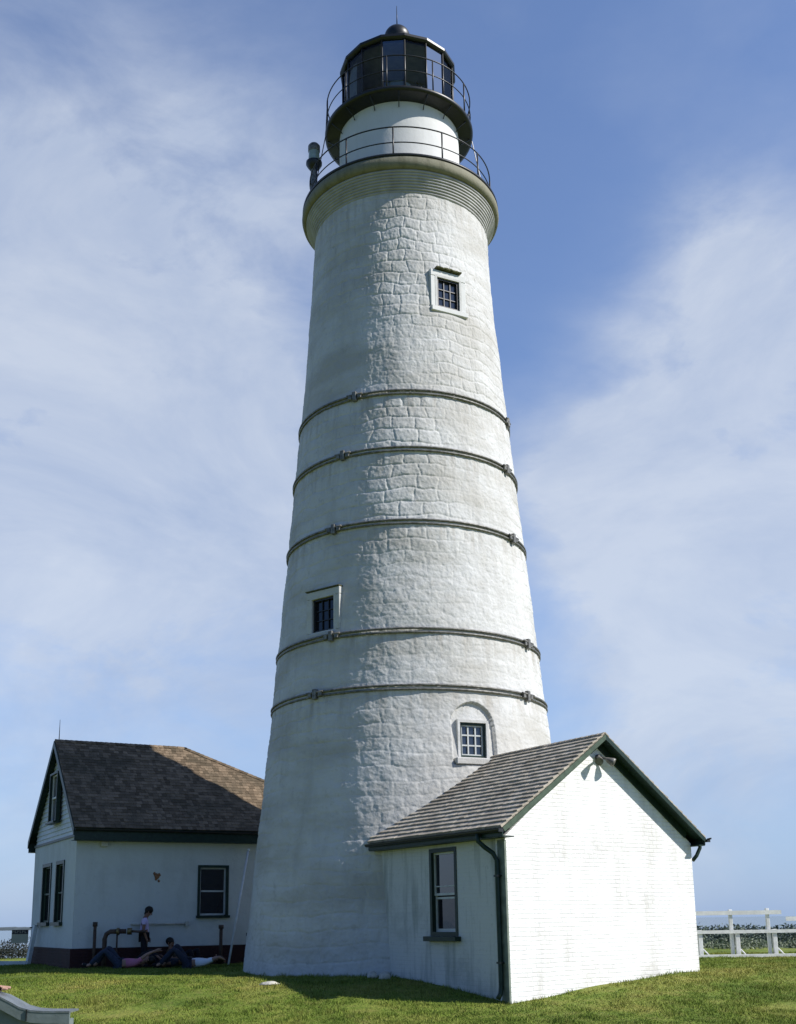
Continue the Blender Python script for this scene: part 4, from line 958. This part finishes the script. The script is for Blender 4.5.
# cloud banks: directions of their centres, widths
def dirv(px, py):
    f = Vector((0, math.cos(R(13)), math.sin(R(13)))); u = Vector((0, -math.sin(R(13)), math.cos(R(13)))); x = Vector((1, 0, 0)); ro = -.0155
    A = x*math.cos(ro)+u*math.sin(ro); B = -x*math.sin(ro)+u*math.cos(ro); return (f+A*((px-398)/1150)+B*((655-py)/1150)).normalized()
wn_ = N(nt, 'ShaderNodeVectorMath', operation='MULTIPLY_ADD'); L(nt, n1.outputs['Color'], wn_.inputs[0]); wn_.inputs[1].default_value = (.30, .30, .30)
sb = N(nt, 'ShaderNodeVectorMath', operation='SUBTRACT'); L(nt, D, sb.inputs[0]); sb.inputs[1].default_value = (.15, .15, .15); L(nt, sb.outputs[0], wn_.inputs[2])
tot = None
for (px, py, rad_, amt) in ((60, 380, .30, .95), (215, 520, .26, .8), (60, 680, .22, .6), (750, 330, .24, .9), (600, 500, .20, .6), (720, 560, .28, .7), (60, 110, .22, .5), (330, 730, .2, .35), (700, 180, .10, .35), (230, 200, .16, .4), (760, 720, .2, .5), (640, 830, .14, .4), (40, 860, .12, .25)):
    dv = dirv(px, py); ds = N(nt, 'ShaderNodeVectorMath', operation='DISTANCE'); L(nt, wn_.outputs[0], ds.inputs[0]); ds.inputs[1].default_value = dv
    mr = N(nt, 'ShaderNodeMapRange', interpolation_type='SMOOTHERSTEP'); L(nt, ds.outputs['Value'], mr.inputs[0]); mr.inputs[1].default_value = 0; mr.inputs[2].default_value = rad_; mr.inputs[3].default_value = amt; mr.inputs[4].default_value = 0
    if tot is None: tot = mr.outputs[0]
    else:
        mx = N(nt, 'ShaderNodeMath', operation='ADD'); L(nt, tot, mx.inputs[0]); L(nt, mr.outputs[0], mx.inputs[1]); tot = mx.outputs[0]
tw = ramp(nt, n2.outputs['Fac'], .32, .66, .4, 1.25)
m1 = N(nt, 'ShaderNodeMath', operation='MULTIPLY', use_clamp=True); L(nt, tot, m1.inputs[0]); L(nt, tw, m1.inputs[1])
gen0 = ramp(nt, n1.outputs['Fac'], .40, .72, .10, .55)     # loose cloud elsewhere in the sky
sep = N(nt, 'ShaderNodeSeparateXYZ'); L(nt, D, sep.inputs[0])
hz = ramp(nt, sep.outputs[2], .0, .30, .75, .0)
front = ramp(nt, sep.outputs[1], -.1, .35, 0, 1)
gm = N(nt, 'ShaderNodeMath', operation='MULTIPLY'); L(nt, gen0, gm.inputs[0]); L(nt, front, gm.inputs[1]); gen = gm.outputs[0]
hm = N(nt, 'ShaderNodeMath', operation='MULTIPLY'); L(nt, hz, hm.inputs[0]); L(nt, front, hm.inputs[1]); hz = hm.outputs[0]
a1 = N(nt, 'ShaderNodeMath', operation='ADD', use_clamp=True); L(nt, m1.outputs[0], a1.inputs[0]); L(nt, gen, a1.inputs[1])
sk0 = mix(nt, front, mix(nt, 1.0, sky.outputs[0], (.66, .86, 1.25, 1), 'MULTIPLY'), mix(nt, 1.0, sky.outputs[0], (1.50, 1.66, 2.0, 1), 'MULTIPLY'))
sk1 = mix(nt, hz, sk0, (2.9, 4.7, 8.4, 1))
hs = N(nt, 'ShaderNodeHueSaturation'); hs.inputs['Saturation'].default_value = 1.0; L(nt, sk1, hs.inputs['Color'])
tint = hs.outputs[0]
fc = N(nt, 'ShaderNodeMath', operation='MULTIPLY'); L(nt, a1.outputs[0], fc.inputs[0]); fc.inputs[1].default_value = .82
n4 = nse(3.6, 9., .62, (1, 1, 1.9), (5, 2, 1), .5)
cc = mix(nt, ramp(nt, n4.outputs['Fac'], .36, .66, 0, 1), (5.0, 6.0, 8.0, 1), (7.4, 8.1, 9.3, 1))
cl = mix(nt, fc.outputs[0], tint, cc)
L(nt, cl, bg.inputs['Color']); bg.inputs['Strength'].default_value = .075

# ------------------------------------------------------------------ camera
cd = bpy.data.cameras.new('camera'); co = bpy.data.objects.new('camera', cd); C.objects.link(co)
co.location = (0, 0, 1.7); p_, ro = R(13), -.0155
f = Vector((0, math.cos(p_), math.sin(p_))); u = Vector((0, -math.sin(p_), math.cos(p_))); x = Vector((1, 0, 0))
A = x*math.cos(ro)+u*math.sin(ro); B = -x*math.sin(ro)+u*math.cos(ro)
co.matrix_world = Matrix(((A.x, B.x, -f.x, 0), (A.y, B.y, -f.y, 0), (A.z, B.z, -f.z, 1.7), (0, 0, 0, 1)))
cd.sensor_width = 36; cd.sensor_fit = 'VERTICAL'; cd.sensor_height = 36; cd.lens = 1150/1024*36; cd.shift_y = (655-512)/1024; cd.clip_start = .1; cd.clip_end = 30000
sc.camera = co
sc.view_settings.view_transform = 'Standard'; sc.view_settings.look = 'None'; sc.view_settings.exposure = .25; sc.view_settings.gamma = 1; sc.view_settings.use_curve_mapping = False
sc.cycles.max_bounces = 6; sc.cycles.transparent_max_bounces = 8
